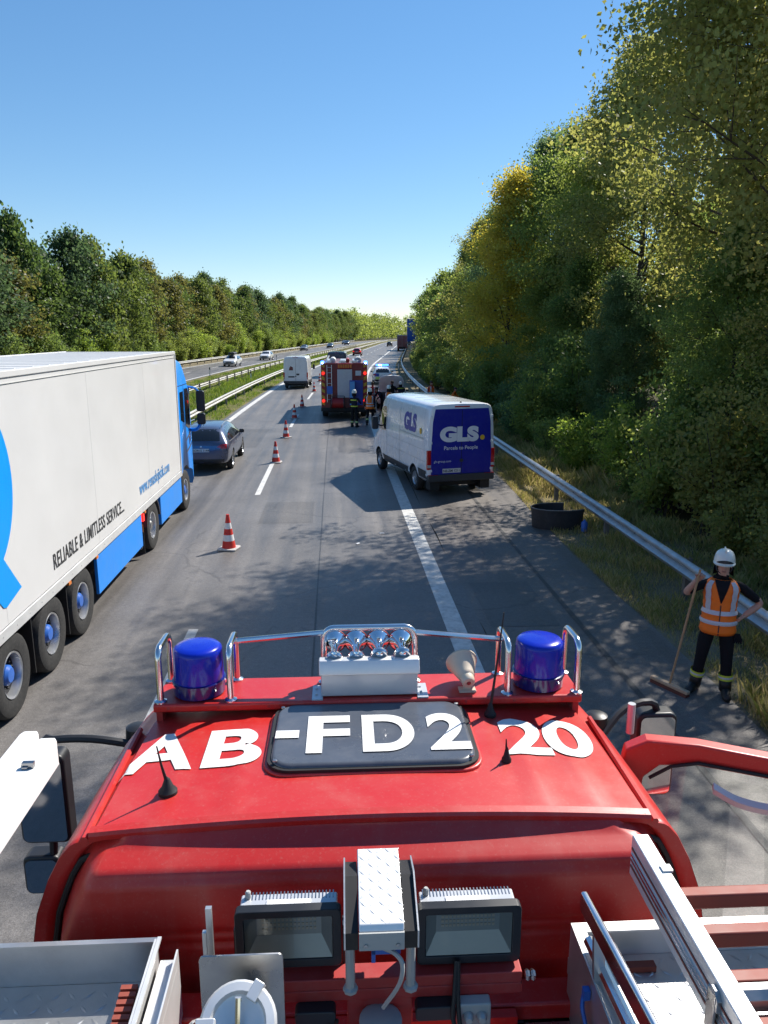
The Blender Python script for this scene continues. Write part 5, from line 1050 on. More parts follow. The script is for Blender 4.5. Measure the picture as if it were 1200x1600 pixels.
for s in (-1, 1):
    ax = '+x' if s > 0 else '-x'
    m = MB(); m.prism([(13.70, 1.05), (13.95, 1.02), (13.96, 3.90), (13.78, 3.78), (13.70, 3.2)], 'x', min(s * 1.16, s * 1.225), max(s * 1.16, s * 1.225)); m.build('side_deflector', 'paint_truck_blue', AT, bevel=.01)
    panel('cab_seam', CB, [(14.62, 1.1), (14.635, 1.1), (14.635, 3.2), (14.62, 3.2)], ax, 'rubber', AT, off=.004); panel('cab_seam', CB, [(13.98, 3.2), (15.3, 3.2), (15.3, 3.215), (13.98, 3.215)], ax, 'rubber', AT, off=.004)
    panel('sleeper_window', CB, [(14.16, 2.35), (14.55, 2.25), (14.55, 3.05), (14.16, 3.05)], ax, 'dark_glass', AT, off=.006); panel('door_window', CB, [(14.7, 2.15), (15.4, 1.95), (15.38, 2.9), (15.1, 3.1), (14.7, 3.1)], ax, 'dark_glass', AT, off=.006)
    for (a, b) in ((1.75, 1.95), (1.45, 1.6)): panel('side_graphic', CB, [(14.7, a), (15.5, b), (15.5, b + .05), (14.7, a + .06)], ax, 'paint_navy', AT, off=.005)
    wheel(AT, s * 1.06, 14.42, .52, .34, s, 'alloy', .56, 10, ('wheel_blue', 'rubber')); wheel(AT, s * 1.06, 10.62, .52, .36, s, 'alloy', .56, 10, ('stainless', 'alloy')); 
    m = MB(); x0, x1 = sorted((s * 1.14, s * 1.235)); m.bb(x0, x1, 11.35, 13.72, .34, 1.0); m.build('side_skirt', 'paint_truck_blue', AT, bevel=.02)
    m = MB(); fd = []
    for k in range(13): a = R(8 + 164 * k / 12); fd.append((10.62 + .62 * math.cos(a), .54 + .60 * math.sin(a)))
    fd2 = [(10.62 + (p[0] - 10.62) * .93, .54 + (p[1] - .54) * .93) for p in reversed(fd)]; x0, x1 = sorted((s * .85, s * 1.245)); m.prism(fd + fd2, 'x', x0, x1); m.build('fender', 'bumper_grey', AT)
    m = MB(); x0, x1 = sorted((s * .82, s * 1.2)); m.bb(x0, x1, 9.86, 9.88, .12, .56); m.build('mud_flap', 'rubber', AT)
    m = MB(); x0, x1 = sorted((s * 1.0, s * 1.22)); m.bb(x0, x1, 9.84, 9.94, .78, .94); m.build('tail_light', 'lamp_red_lit', AT, bevel=.01)
    m = MB(); x0, x1 = sorted((s * .8, s * 1.2)); m.bb(x0, x1, 9.83, 9.845, .57, .72); m.build('reflector_board', 'lamp_orange', AT)
    m = MB(); m.tube(smooth_curve([(s * 1.2, 15.3, 3.12), (s * 1.42, 15.42, 3.05), (s * 1.52, 15.45, 2.85)], 4), .03, 7); m.tube(smooth_curve([(s * 1.2, 15.5, 1.95), (s * 1.4, 15.48, 1.98), (s * 1.52, 15.46, 2.2)], 4), .05, 7); m.build('mirror_arm', 'paint_truck_blue', AT)
    for z0, z1 in ((2.45, 3.0), (2.1, 2.4)): m = MB(); m.prism(rrect(s * 1.52 - .11, s * 1.52 + .11, z0, z1, .05, 3), 'y', 15.38, 15.52); mm_ = m.build('mirror', 'black_plastic', AT, bevel=.03, seg=3)
lettering('mud_flap_text', 'VOLVO', .13, bvh_of(MB().bb(.82, 1.2, 9.86, 9.88, .1, .6).mesh('t', 'rubber')), '-y', 'text_white', AT, (.84, .2), off=.003, sx=.75)
m = MB(); m.bb(-.5, .5, 9.4, 15.4, .6, .95); m.bb(-1.0, 1.0, 11.4, 13.6, .35, .95); m.build('tractor_chassis', 'rubber', AT)

# ---- fire engine at the accident
E2 = empty('fire_engine', (.48, 41.2, 0), -R(.8)); tag(E2, 'far fire engine seen from behind with red and yellow chevrons and lit blue lamps', 'fire engine')
m = MB(); m.bb(-1.22, 1.22, .02, 7.2, .55, 2.95); m.build('body', 'paint_engine_red', E2, bevel=.04, seg=3)
m = MB(); m.bb(-1.1, 1.1, .1, 7.0, .35, .55); m.build('chassis', 'rubber', E2)
m = MB(); m.bb(-1.24, 1.24, -.02, .1, .42, .62); m.build('rear_bumper', 'rubber', E2, bevel=.02)
rl = MB(); rl.bb(-.36, .42, -.012, .02, 1.15, 2.62); rs = rl.build('roller_shutter', 'roller_grey', E2)
for i in range(22): m = MB(); m.bb(-.35, .41, -.016, -.0125, 1.18 + i * .065, 1.225 + i * .065); m.build('slat', 'roller_grey', rs)
m = MB(); m.bb(-.35, .42, -.07, .02, 2.66, 2.92); m.build('warning_light_bar', 'hazard_red', E2, bevel=.02)
for i in range(6): m = MB(); m.bb(-.32 + i * .125, -.23 + i * .125, -.078, -.07, 2.7, 2.88); m.build('warning_lamp', 'lamp_orange', E2)
for s in (-1, 1):
    for i in range(13):
        z = .72 + i * .165; col = 'hazard_yellow' if i % 2 == 0 else 'hazard_red'; a, b = sorted((s * 1.03, s * 1.19)); m = MB()
        pts = [(a, z), (b, z + .09), (b, z + .255), (a, z + .165)] if s > 0 else [(a, z + .09), (b, z), (b, z + .165), (a, z + .255)]
        m.add([(x, .016 if False else -.004, min(2.85, zz)) for x, zz in pts], [(0, 1, 2, 3)]); m.build('chevron_stripe', col, E2)
    for z in (.98, 2.42): m = MB(); m.lathe([(0, 0), (.085, 0), (.085, .05), (.05, .07), (0, .07)], 14, Matrix.Translation((s * 1.1, -.005, z)) @ Matrix.Rotation(R(90), 4, 'X')); m.build('tail_light', 'lamp_red_lit', E2)
    m = MB(); m.lathe([(.09, 0), (.10, .02), (.10, .16), (.07, .2), (0, .21)], 16, Matrix.Translation((s * 1.14, .12, 2.86))); bl = m.build('beacon', 'blue_flash', E2); m = MB(); m.lathe([(0, .0), (.05, .0), (.05, .04), (0, .05)], 12, Matrix.Translation((s * 1.14, .03, 2.95)) @ Matrix.Rotation(R(90), 4, 'X')); m.build('flash_tube', 'blue_flash_core', bl)
    for y in (1.7, 5.6): wheel(E2, s * 1.05, y, .48, .34, s, 'alloy', .55, 8)
    m = MB(); m.bar((s * .0 - .78 + s * .12, -.05, .9), (s * .0 - .78 + s * .12, -.05, 2.85), .025, .03); m.build('ladder_stile', 'aluminium', E2)
for i in range(7): m = MB(); m.tube([(-.9, -.05, 1.05 + i * .28), (-.66, -.05, 1.05 + i * .28)], .014, 6); m.build('ladder_rung', 'aluminium', E2)
M_ = Matrix.Translation((-.36, -.28, .88)) @ Matrix.Rotation(R(90), 4, 'Y'); m = MB(); m.lathe([(.30, -.34), (.30, -.31), (.2, -.30), (.2, .30), (.3, .31), (.3, .34), (.0, .34)], 24, M_); hr = m.build('hose_reel', 'paint_maroon', E2); m = MB(); m.lathe([(.205, -.29), (.26, -.28), (.26, .28), (.205, .29)], 24, M_); m.build('hose', 'hazard_red', hr)
m = MB(); m.bar((-.72, -.28, .45), (-.72, -.28, 1.25), .03, .04); m.bar((0, -.28, .45), (0, -.28, 1.25), .03, .04); m.bar((-.72, -.28, 1.25), (0, -.28, 1.25), .04, .03); m.build('reel_frame', 'rubber', hr)
m = MB(); m.bb(.28, .98, -.03, .015, .75, 2.05); m.build('pump_panel', 'police_blue', E2); m = MB(); m.bb(.3, .55, -.5, -.03, .80, 2.0); m.build('open_door', 'web_blue', E2)
m = MB(); m.bb(.6, .9, -.012, .02, 2.3, 2.55); m.build('sign_plate', 'plate_white', E2); m = MB(); m.bb(-.92, -.62, -.07, -.06, 1.35, 1.75); m.build('info_board', 'blue_plastic', E2)
for (x, y, z, rr, c) in ((-.6, .8, 3.05, .16, 'plate_white'), (.75, .9, 3.06, .18, 'grey_box'), (.2, 1.2, 3.05, .1, 'hazard_red')): m = MB(); m.tube([(x, y - .5, z), (x, y + 1.6, z)], rr, 12); m.build('roof_gear', c, E2)
for x in (-.95, -.2, .45): m = MB(); m.bb(x, x + .3, .2, 3.0, 2.95, 3.08); m.build('roof_box', 'aluminium', E2, bevel=.02)
for s in (-1, 1): m = MB(); m.bar((s * .9, .3, 3.1), (s * .9, 6, 3.14), .05, .08); m.build('roof_ladder_rail', 'aluminium', E2)
m = MB(); m.bb(-1.15, 1.15, 7.2, 8.6, .6, 2.9); m.build('cab', 'paint_engine_red', E2, bevel=.15, seg=3)

for s in (-1, 1):
    for ya, yb in ((.5, 2.2), (2.4, 4.2), (4.4, 6.0)):
        x0, x1 = sorted((s * 1.215, s * 1.235)); m = MB(); m.bb(x0, x1, ya, yb, 1.0 if ya != .5 else 1.2, 2.7); sh_ = m.build('added_side_shutter', 'roller_grey', E2)  # unseen side shutters, added to keep red bounce off the raised bonnet
        for k in range(12): x2, x3 = sorted((s * 1.235, s * 1.239)); m = MB(); m.bb(x2, x3, ya + .02, yb - .02, 1.22 + k * .12, 1.32 + k * .12); m.build('slat', 'roller_grey', sh_)
# ---- crashed car with its bonnet up, and the police car
l, r = on_road(3.45, 50.4, math.pi - R(4)); wr = car('silver crashed car with raised bonnet behind the parcel van', l, r, hatch_m, 'paint_silver', 'hat', detail=False)
secs_ = []
for i in range(9):
    t = i / 8; zz = .98 + .98 * math.sin(t * 1.25) / math.sin(1.25); yy = 3.05 + .62 * t + .1 * math.sin(t * 3); ww = .76 * math.sqrt(max(.05, 1 - .62 * t ** 5))
    secs_.append([(-ww, yy, zz), (-ww * .6, yy + .05, zz + .03), (0, yy + .07, zz + .04), (ww * .6, yy + .05, zz + .03), (ww, yy, zz), (ww, yy - .03, zz + .03), (0, yy + .0, zz + .08), (-ww, yy - .03, zz + .03)])
pmat('bonnet_inner', (.76, .80, .84), .55, var=.08, scale=4)
MB().loft(secs_).build('raised_bonnet', 'bonnet_inner', wr, ang=60)
m = MB(); m.bb(-.62, .62, 3.15, 3.98, .75, 1.0); m.build('engine_bay', 'engine_dark', wr, bevel=.06)
m = MB(); m.tube([(-.6, 3.9, .95), (-.45, 3.5, 1.7)], .01, 6); m.build('bonnet_stay', 'bumper_grey', wr)
l, r = on_road(3.35, 69); po = car('white and blue police estate car with flashing blue light bar on the shoulder', l, r, estate_m, 'paint_car_white', 'est', detail=False, name='police_car')
m = MB(); m.prism(rrect(-.58, .58, 1.58, 1.72, .05, 3), 'y', 1.75, 2.1); lb = m.build('light_bar', 'blue_flash', po, bevel=.02); m = MB(); m.bb(-.35, -.05, 1.73, 1.75, 1.6, 1.7); m.build('flash_unit', 'blue_flash_core', lb)
for s in (-1, 1): panel('blue_stripe', estate_m[1], [(.2, .55), (3.6, .55), (3.6, .8), (.2, .8)], '+x' if s > 0 else '-x', 'police_blue', po, off=.006, maxe=.2)
panel('blue_stripe', estate_m[1], [(-.7, .72), (-.3, .72), (-.3, 1.0), (-.7, 1.0)], '-y', 'police_blue', po, off=.007); pmat('lime_reflection', (.45, .60, .12), .4)
panel('painted_reflection', estate_m[1], [(-.62, .48), (.62, .48), (.62, .68), (-.62, .68)], '-y', 'lime_reflection', po, off=.009)  # lime colour painted in for greenery mirrored by the rear window

# ---- dark red lorry far ahead
l, r = on_road(4.9, 198); FT = empty('lorry', l, r); tag(FT, 'dark red lorry with box body far ahead on the right', 'truck')
m = MB(); m.bb(-1.25, 1.25, 0, 11, 1.0, 3.95); m.build('box_body', 'paint_maroon', FT, bevel=.03); m = MB(); m.bb(-1.27, 1.27, -.03, .05, 3.85, 4.0); m.build('rear_header', 'plate_white', FT)
for x in (-1.24, 1.24, 0): m = MB(); m.bb(x - .03, x + .03, -.035, .02, 1.0, 3.84); m.build('door_post', 'paint_car_grey', FT)
m = MB(); m.bb(-1.1, 1.1, .1, 10.5, .5, .98); m.build('chassis', 'rubber', FT); m = MB(); m.bb(-1.2, 1.2, .0, .1, .5, .7); m.build('underrun_bar', 'rubber', FT)
for s in (-1, 1):
    for y in (1.6, 2.9, 9.6): wheel(FT, s * 1.05, y, .5, .36, s, 'alloy', .55, 8)
    m = MB(); x0, x1 = sorted((s * .9, s * 1.2)); m.bb(x0, x1, -.03, .01, .75, .95); m.build('tail_light', 'lamp_red', FT)
m = MB(); m.bb(-1.22, 1.22, 11.2, 13.2, .8, 3.6); m.build('cab', 'paint_maroon', FT, bevel=.15)
# ------------------------------------------------------------------ people
pmat('skin', (.52, .30, .22), .55, var=.1, scale=20, spec=.3); pmat('black_cloth', (.012, .012, .015), .85, var=.3, scale=18, bump=.3, bscale=60, spec=.2); pmat('navy_cloth', (.015, .017, .032), .85, var=.3, scale=18, bump=.3, bscale=60, spec=.2)
pmat('vest_orange', (.95, .19, .015), .6, var=.08, scale=14, bump=.4, bscale=25, emit=(.9, .16, .01), estr=.0); pmat('reflective_silver', (.55, .55, .58), .35, var=.08, scale=30); pmat('band_yellow', (.55, .62, .06), .5, var=.1)
pmat('helmet_white', (.74, .74, .66), .3, coat=.4, dirt=.1); pmat('visor_dark', (.03, .035, .045), .12); pmat('hair_brown', (.05, .03, .02), .7); pmat('boot', (.012, .012, .012), .5)
pmat('wood_handle', (.42, .26, .14), .6, var=.2, scale=9); pmat('broom_wood', (.42, .30, .20), .7, var=.2, scale=8); pmat('bristle', (.10, .03, .02), .8, var=.3, scale=40); pmat('lip', (.35, .13, .1), .5); pmat('eye_dark', (.02, .02, .02), .2); pmat('red_jacket', (.45, .03, .03), .7)
BASE = dict(pelvis=(0, .0, .95), spine=(0, .01, 1.12), chest=(0, .02, 1.30), neck=(0, .02, 1.47), jaw=(0, -.015, 1.55), head=(0, -.005, 1.64), top=(0, .0, 1.71),
  shL=(-.18, .02, 1.41), elL=(-.25, .04, 1.13), wrL=(-.26, -.04, .90), shR=(.18, .02, 1.41), elR=(.25, .04, 1.13), wrR=(.26, -.04, .90),
  hipL=(-.10, 0, .90), knL=(-.115, -.03, .50), anL=(-.13, .02, .10), toL=(-.15, -.13, .05), hipR=(.10, 0, .90), knR=(.115, -.03, .50), anR=(.13, .02, .10), toR=(.15, -.13, .05))
RAD = dict(pelvis=(.165, .12), spine=(.15, .115), chest=(.165, .125), neck=(.058, .06), jaw=(.062, .075), head=(.078, .095), top=(.05, .06), shL=(.07, .07), elL=(.046, .046), wrL=(.033, .036), shR=(.07, .07), elR=(.046, .046), wrR=(.033, .036), hipL=(.105, .11), knL=(.07, .075), anL=(.055, .06), toL=(.045, .035), hipR=(.105, .11), knR=(.07, .075), anR=(.055, .06), toR=(.045, .035))
BONES = [('pelvis', 'spine'), ('spine', 'chest'), ('chest', 'neck'), ('neck', 'jaw'), ('jaw', 'head'), ('head', 'top'), ('chest', 'shL'), ('shL', 'elL'), ('elL', 'wrL'), ('chest', 'shR'), ('shR', 'elR'), ('elR', 'wrR'), ('pelvis', 'hipL'), ('hipL', 'knL'), ('knL', 'anL'), ('anL', 'toL'), ('pelvis', 'hipR'), ('hipR', 'knR'), ('knR', 'anR'), ('anR', 'toR')]
def seg_d(p, a, b):
    ab = b - a; t = max(0, min(1, (p - a).dot(ab) / max(1e-9, ab.dot(ab)))); return (p - (a + ab * t)).length
def hand_mesh(mb, wr, direction, palm_n, grip=False, mat=0):
    """palm and five unequal bent fingers; palm_n points out of the palm"""
    d = direction.normalized(); n = (palm_n - d * palm_n.dot(d)).normalized(); s = d.cross(n)
    for k in range(5): pass
    mb.loft([[wr + d * t + s * (w * math.cos(a)) + n * (th * math.sin(a)) for a in [2 * math.pi * j / 10 for j in range(10)]] for t, w, th in ((-.02, .028, .022), (.01, .036, .02), (.05, .043, .018), (.085, .042, .015), (.095, .035, .011))], mat)
    for i, (o, l) in enumerate(((-.031, .066), (-.011, .076), (.010, .072), (.029, .056))):
        p0 = wr + d * .085 + s * o; c = 1.25 if grip else .35
        p1 = p0 + (d * math.cos(c * .5) + n * math.sin(c * .5)) * l * .42; p2 = p1 + (d * math.cos(c * 1.3) + n * math.sin(c * 1.3)) * l * .33; p3 = p2 + (d * math.cos(c * 2.0) + n * math.sin(c * 2.0)) * l * .25
        mb.tube([p0 - d * .02, p0, p1, p2, p3], [.010, .0095, .009, .0085, .006], 7, mat)
    q0 = wr + d * .025 - s * .036; q1 = q0 + (d * .6 - s * .6 + n * .4).normalized() * .035; q2 = q1 + (d * .75 + n * .6 - s * (.1 if not grip else -.3)).normalized() * .03; mb.tube([wr + d * .01 - s * .015, q0, q1, q2], [.013, .012, .0105, .007], 7, mat)
def person(label, loc, rz, pose=None, upper='black_cloth', sleeves='skin', lower='black_cloth', vest=True, helmet='helmet_white', cuffs=True, grip=None, sc=1.0, group=None, bands=False, vestmat='vest_orange'):
    J = {k: Vector(v) for k, v in BASE.items()}
    for k, v in (pose or {}).items(): J[k] = Vector(v)
    names = list(J); idx = {n: i for i, n in enumerate(names)}
    me = bpy.data.meshes.new('body'); me.from_pydata([J[n] for n in names], [(idx[a], idx[b]) for a, b in BONES], [])
    o = bpy.data.objects.new('work', me); COL.objects.link(o); mod = o.modifiers.new('s', 'SKIN'); mod.use_smooth_shade = True; mod.branch_smoothing = .6
    sv = me.skin_vertices[0].data
    for n in names: sv[idx[n]].radius = RAD[n]; sv[idx[n]].use_root = (n == 'pelvis')
    ss = o.modifiers.new('u', 'SUBSURF'); ss.levels = ss.render_levels = 2
    bod = eval_mesh(o); bpy.data.objects.remove(o)
    mb = MB(); mats = [upper, 'skin', lower, 'boot', 'lip', 'eye_dark', sleeves]
    reg = {('neck', 'jaw'): 1, ('jaw', 'head'): 1, ('head', 'top'): 1, ('elL', 'wrL'): 6, ('elR', 'wrR'): 6, ('anL', 'toL'): 3, ('anR', 'toR'): 3, ('pelvis', 'hipL'): 2, ('pelvis', 'hipR'): 2, ('hipL', 'knL'): 2, ('hipR', 'knR'): 2, ('knL', 'anL'): 2, ('knR', 'anR'): 2}
    mb.v = [tuple(v.co) for v in bod.vertices]; mb.f = [tuple(p.vertices) for p in bod.polygons]; mb.m = []
    for p in bod.polygons:
        c = p.center; bd = min(BONES, key=lambda b: seg_d(c, J[b[0]], J[b[1]]) / (RAD[b[0]][0] + RAD[b[1]][0])); mi = reg.get(bd, 0)
        if bd in (('shL', 'elL'), ('shR', 'elR')) and sleeves == 'skin':
            a, b = J[bd[0]], J[bd[1]]; t = (c - a).dot(b - a) / (b - a).length_squared; mi = 1 if t > .82 else 0
        if bd in (('pelvis', 'spine'),) and c.z < J['pelvis'].z + .04: mi = 2
        mb.m.append(mi)
    h = J['head']; f = J['head'] - Vector((0, .0, 0))
    # face: nose, brows, eyes, mouth, ears
    mb.loft([[h + Vector((x * w, -.088 - dy, z)) for x in (-1, -.4, .4, 1)] + [h + Vector((0, -.07, z))] for w, dy, z in ((.007, .0, .02), (.011, .012, -.01), (.016, .02, -.03), (.010, .006, -.04))], 1)
    for s in (-1, 1):
        mb.lathe([(0, -.004), (.012, -.002), (.010, .004), (0, .006)], 8, Matrix.Translation(h + Vector((s * .032, -.085, .008))) @ Matrix.Rotation(R(90), 4, 'X'), 5); mb.box(h + Vector((s * .032, -.09, .024)), (.035, .01, .006), mat=5)
        mb.lathe([(0, -.01), (.018, -.008), (.028, 0), (.02, .008), (0, .008)], 10, Matrix.Translation(h + Vector((s * .082, .005, -.01))) @ Matrix.Rotation(R(90) * s, 4, 'Y'), 1)
    mb.box(h + Vector((0, -.086, -.062)), (.045, .012, .010), mat=4)
    for sd in ('L', 'R'):
        w = J['wr' + sd]; e = J['el' + sd]; gr = (grip == sd); mb_n = Vector((0, -1, 0)) if gr else Vector((-1 if sd == 'R' else 1, -.2, 0)); hand_mesh(mb, w, (w - e), mb_n, gr, 1)
    root = empty('person', loc, rz); root.scale = (sc,) * 3; tag(root, label, 'person', group)
    put('body', mb.mesh('body', mats, ang=None), root)
    # clothing and kit
    def ell(z, w, dd, cy=.0, cx=0, n=24): return [(cx + w * math.cos(2 * math.pi * j / n), cy + dd * math.sin(2 * math.pi * j / n), z) for j in range(n)]
    lean = lambda z: Vector(J['pelvis']).lerp(J['neck'], (z - .95) / .52) if z > .95 else J['pelvis']
    if vest:
        Zs = [(.80, .20, .15), (.84, .205, .155), (.95, .20, .15), (1.05, .19, .145), (1.15, .187, .142), (1.25, .195, .148), (1.34, .205, .15), (1.41, .20, .135), (1.455, .145, .10), (1.47, .10, .085)]
        def torso(z, k=1.0):
            w = float(np.interp(z, [q[0] for q in Zs], [q[1] for q in Zs])) * k; dd = float(np.interp(z, [q[0] for q in Zs], [q[2] for q in Zs])) * k; c = lean(z); wr_ = .006 * math.sin(z * 61)
            return ell(z, w + wr_, dd + wr_, c.y - .0, c.x, 32)
        zz = np.linspace(.80, 1.47, 18); V = MB(); V.loft([torso(float(z)) for z in zz], cap=False); vo = V.build('vest', vestmat, root, ang=None); sld = vo.modifiers.new('t', 'SOLIDIFY'); sld.thickness = .006
        for z0 in (.93, 1.055): V = MB(); V.loft([torso(z0 + k * .0125, 1.04) for k in range(5)], cap=False); V.build('reflective_band', 'reflective_silver', vo)
        for s in (-1, 1):
            for fy in (24, 8):
                V = MB(); vs = []
                for z in np.linspace(1.10, 1.45, 8):
                    T = torso(float(z), 1.04); j = fy + (3 if s > 0 else -3) * (1 if fy == 24 else -1)
                    a, b = Vector(T[j]), Vector(T[(j + (2 if s > 0 else -2) * (1 if fy == 24 else -1)) % 32]); vs += [a, b]
                V.add(vs, [(2*i, 2*i+1, 2*i+3, 2*i+2) for i in range(7)]); V.build('reflective_strip', 'reflective_silver', vo)
        V = MB(); vs = []
        for z in np.linspace(1.20, 1.468, 9):
            wd = .085 * (z - 1.20) / .268 + .004; T = torso(float(z), 1.045); 
            for j in range(-3, 4):
                x = wd * j / 3; aa = abs(T[0][0] - T[16][0]) / 2; cx = (T[0][0] + T[16][0]) / 2; bb_ = abs(T[8][1] - T[24][1]) / 2; cyy = (T[8][1] + T[24][1]) / 2
                vs.append((cx + x, cyy - bb_ * math.sqrt(max(0, 1 - (x / aa) ** 2)), z))
        V.add(vs, [(7*i+j, 7*i+j+1, 7*i+j+8, 7*i+j+7) for i in range(8) for j in range(6)]); V.build('shirt_opening', upper, vo)
        V = MB(); V.add([Vector(torso(z, 1.03)[24]) + Vector((dx, -.003, 0)) for z in np.linspace(.81, 1.18, 7) for dx in (-.006, .006)], [(2*i, 2*i+1, 2*i+3, 2*i+2) for i in range(6)]); V.build('zip', 'visor_dark', vo)
    if bands:
        for z0 in (1.0, 1.3):
            V = MB(); c = lean(z0); V.loft([ell(z0, .185, .14, c.y, c.x), ell(z0 + .05, .185, .14, c.y, c.x)], cap=False); V.build('reflective_band', 'band_yellow', root)
    if cuffs:
        for sd in ('L', 'R'):
            a, k = J['an' + sd], J['kn' + sd]; p = a.lerp(k, .30); q = a.lerp(k, .48); V = MB(); V.tube([p, q], [.082, .084], 14, cap=False); V.build('trouser_band', 'band_yellow', root)
            V = MB(); V.tube([a.lerp(k, .36), a.lerp(k, .42)], [.0845, .0848], 14, cap=False); V.build('trouser_reflector', 'reflective_silver', root)
    for sd in ('L', 'R'):
        a, t = J['an' + sd], J['to' + sd]; d = (t - a); d.z = 0; d.normalize(); sdv = Vector((-d.y, d.x, 0)); V = MB()
        V.loft([[a + d * u + sdv * (w * math.cos(q)) + Vector((0, 0, -a.z + zc + hh * math.sin(q))) for q in [2 * math.pi * j / 12 for j in range(12)]] for u, w, zc, hh in ((-.07, .03, .06, .05), (-.055, .05, .06, .06), (.02, .052, .07, .07), (.08, .054, .055, .055), (.15, .052, .045, .045), (.19, .03, .035, .03))])
        V.tube([a + Vector((0, 0, -.02)), a.lerp(J['kn' + sd], .32)], [.07, .072], 12); V.build('boot', 'boot', root, ang=None)
    if helmet:
        hc = J['head'] + Vector((0, .014, .058)); H_ = MB(); nn = 28; pr = [(1.0, -.045), (1.04, -.03), (1.0, -.02), (.97, .02), (.88, .065), (.72, .1), (.48, .122), (.2, .132), (0, .134)]
        vs = [hc + Vector((.118 * r_ * math.cos(2*math.pi*j/nn), .142 * r_ * math.sin(2*math.pi*j/nn) - (.018 if i < 2 and math.sin(2*math.pi*j/nn) < 0 else 0), z)) for i, (r_, z) in enumerate(pr) for j in range(nn)]
        H_.add(vs, [(i*nn+j, i*nn+(j+1) % nn, (i+1)*nn+(j+1) % nn, (i+1)*nn+j) for i in range(len(pr)-1) for j in range(nn)]); H_.box(hc + Vector((0, 0, .118)), (.018, .2, .03)); hm_ = H_.build('helmet', helmet, root, ang=40)
        V = MB(); vs = []
        for j in range(11): 
            t = -math.pi / 2 + (j - 5) * .17; sg = .03 * (1 - ((j - 5) / 5.5) ** 2)
            for z in (-.012, -.012 + sg * 1.3): vs.append(hc + Vector((.121 * math.cos(t), .146 * math.sin(t) - .002, z)))
        V.add(vs, [(2*i, 2*i+1, 2*i+3, 2*i+2) for i in range(10)]); V.build('helmet_visor', 'visor_dark', hm_)
        V = MB(); vs = []
        for j in range(13):
            t = -.15 + (math.pi + .3) * j / 12
            for k, z in ((1.0, -.02), (1.02, -.10), (1.1, -.2)): vs.append(hc + Vector((.105 * k * math.cos(t), .12 * k * math.sin(t), z)))
        V.add(vs, [(3*i+k, 3*i+k+1, 3*i+k+4, 3*i+k+3) for i in range(12) for k in (0, 1)]); V.build('neck_guard', 'black_cloth', hm_)
        V = MB(); V.tube(smooth_curve([hc + Vector((-.09, -.01, -.03)), hc + Vector((-.075, -.05, -.12)), hc + Vector((0, -.075, -.155)), hc + Vector((.075, -.05, -.12)), hc + Vector((.09, -.01, -.03))], 4), .006, 6); V.build('chin_strap', 'visor_dark', hm_)
    else:
        hc = J['head'] + Vector((0, .012, .03)); H_ = MB(); nn = 20; pr = [(.98, -.06), (1.0, -.02), (.97, .03), (.8, .07), (.45, .092), (0, .098)]
        vs = [hc + Vector((.088 * r_ * math.cos(2*math.pi*j/nn), .105 * r_ * math.sin(2*math.pi*j/nn) + (.02 if i == 0 else 0), z + (.05 if i == 0 and math.sin(2*math.pi*j/nn) < -.2 else 0))) for i, (r_, z) in enumerate(pr) for j in range(nn)]
        H_.add(vs, [(i*nn+j, i*nn+(j+1) % nn, (i+1)*nn+(j+1) % nn, (i+1)*nn+j) for i in range(len(pr)-1) for j in range(nn)]); H_.build('hair', 'hair_brown', root, ang=None)
    return root
P0 = Vector((4.76, 8.80, -.008)); rz0 = -R(24)
person('person in white helmet and orange safety vest leaning a broom beside the right guardrail', P0, rz0,
       dict(elL=(-.40, -.03, 1.25), wrL=(-.275, -.13, 1.47), elR=(.45, .10, 1.18), wrR=(.265, .02, 1.02), hipL=(-.10, 0, .90), knL=(-.15, -.03, .5), anL=(-.19, .03, .10), toL=(-.27, -.12, .05), knR=(.13, -.02, .5), anR=(.15, -.03, .10), toR=(.17, -.20, .05)), grip='L', sc=1.05)
g_ = MB(); hp = Vector((.20, -.05, .86)); 
for k in range(4): g_.tube([hp + Vector((k * .014, 0, 0)), hp + Vector((.01 + k * .022, -.01, -.07)), hp + Vector((k * .026, -.01, -.12))], [.018, .016, .01], 6)
Mw = Matrix.Translation(P0) @ Matrix.Rotation(rz0, 4, 'Z'); 
gl = g_.build('work_gloves', 'black_cloth', None, loc=P0, rot=(0, 0, rz0)); tag(gl, 'black work gloves clipped to the belt of the person with the broom', 'gloves')
top = Mw @ (Vector((-.268, -.19, 1.56)) * 1.05); foot = Vector((4.27, 8.93, .06)); bd = (foot - top)
br = empty('broom', foot); tag(br, 'wooden broom with long handle held by the person in the orange vest', 'broom')
m = MB(); m.tube([top - foot - bd.normalized() * .05, Vector((0, 0, .02))], .0145, 9); m.build('handle', 'wood_handle', br)
ang = math.atan2(8.60 - 9.14, 4.40 - 4.12); m = MB(); m.box((0, 0, .0), (.58, .07, .045), (0, 0, ang)); m.build('broom_head', 'broom_wood', br, bevel=.012)
m = MB(); m.prism([(-.032, -.022), (.032, -.022), (.045, -.062), (-.045, -.062)], 'x', -.28, .28, M=Matrix.Rotation(ang, 4, 'Z')); m.build('bristles', 'bristle', br)
FFG = 'rescuers around the crash'
def far_person(label, x, y, rz, pose=None, **k): return person(label, (x, y, 0), R(rz), pose, group=FFG, **k)
far_person('firefighter in dark uniform and white helmet facing the far fire engine', .92, 37.6, 150, dict(elL=(-.3, -.12, 1.15), wrL=(-.12, -.3, 1.28), elR=(.3, -.1, 1.15), wrR=(.15, -.32, 1.2)), upper='navy_cloth', sleeves='navy_cloth', vest=False, bands=True)
far_person('firefighter in orange vest walking right of the far fire engine', 1.72, 38.5, 170, dict(knL=(-.12, -.12, .52), anL=(-.13, -.15, .1), toL=(-.15, -.3, .05), anR=(.13, .18, .12), toR=(.15, .04, .05)), upper='navy_cloth', sleeves='navy_cloth')
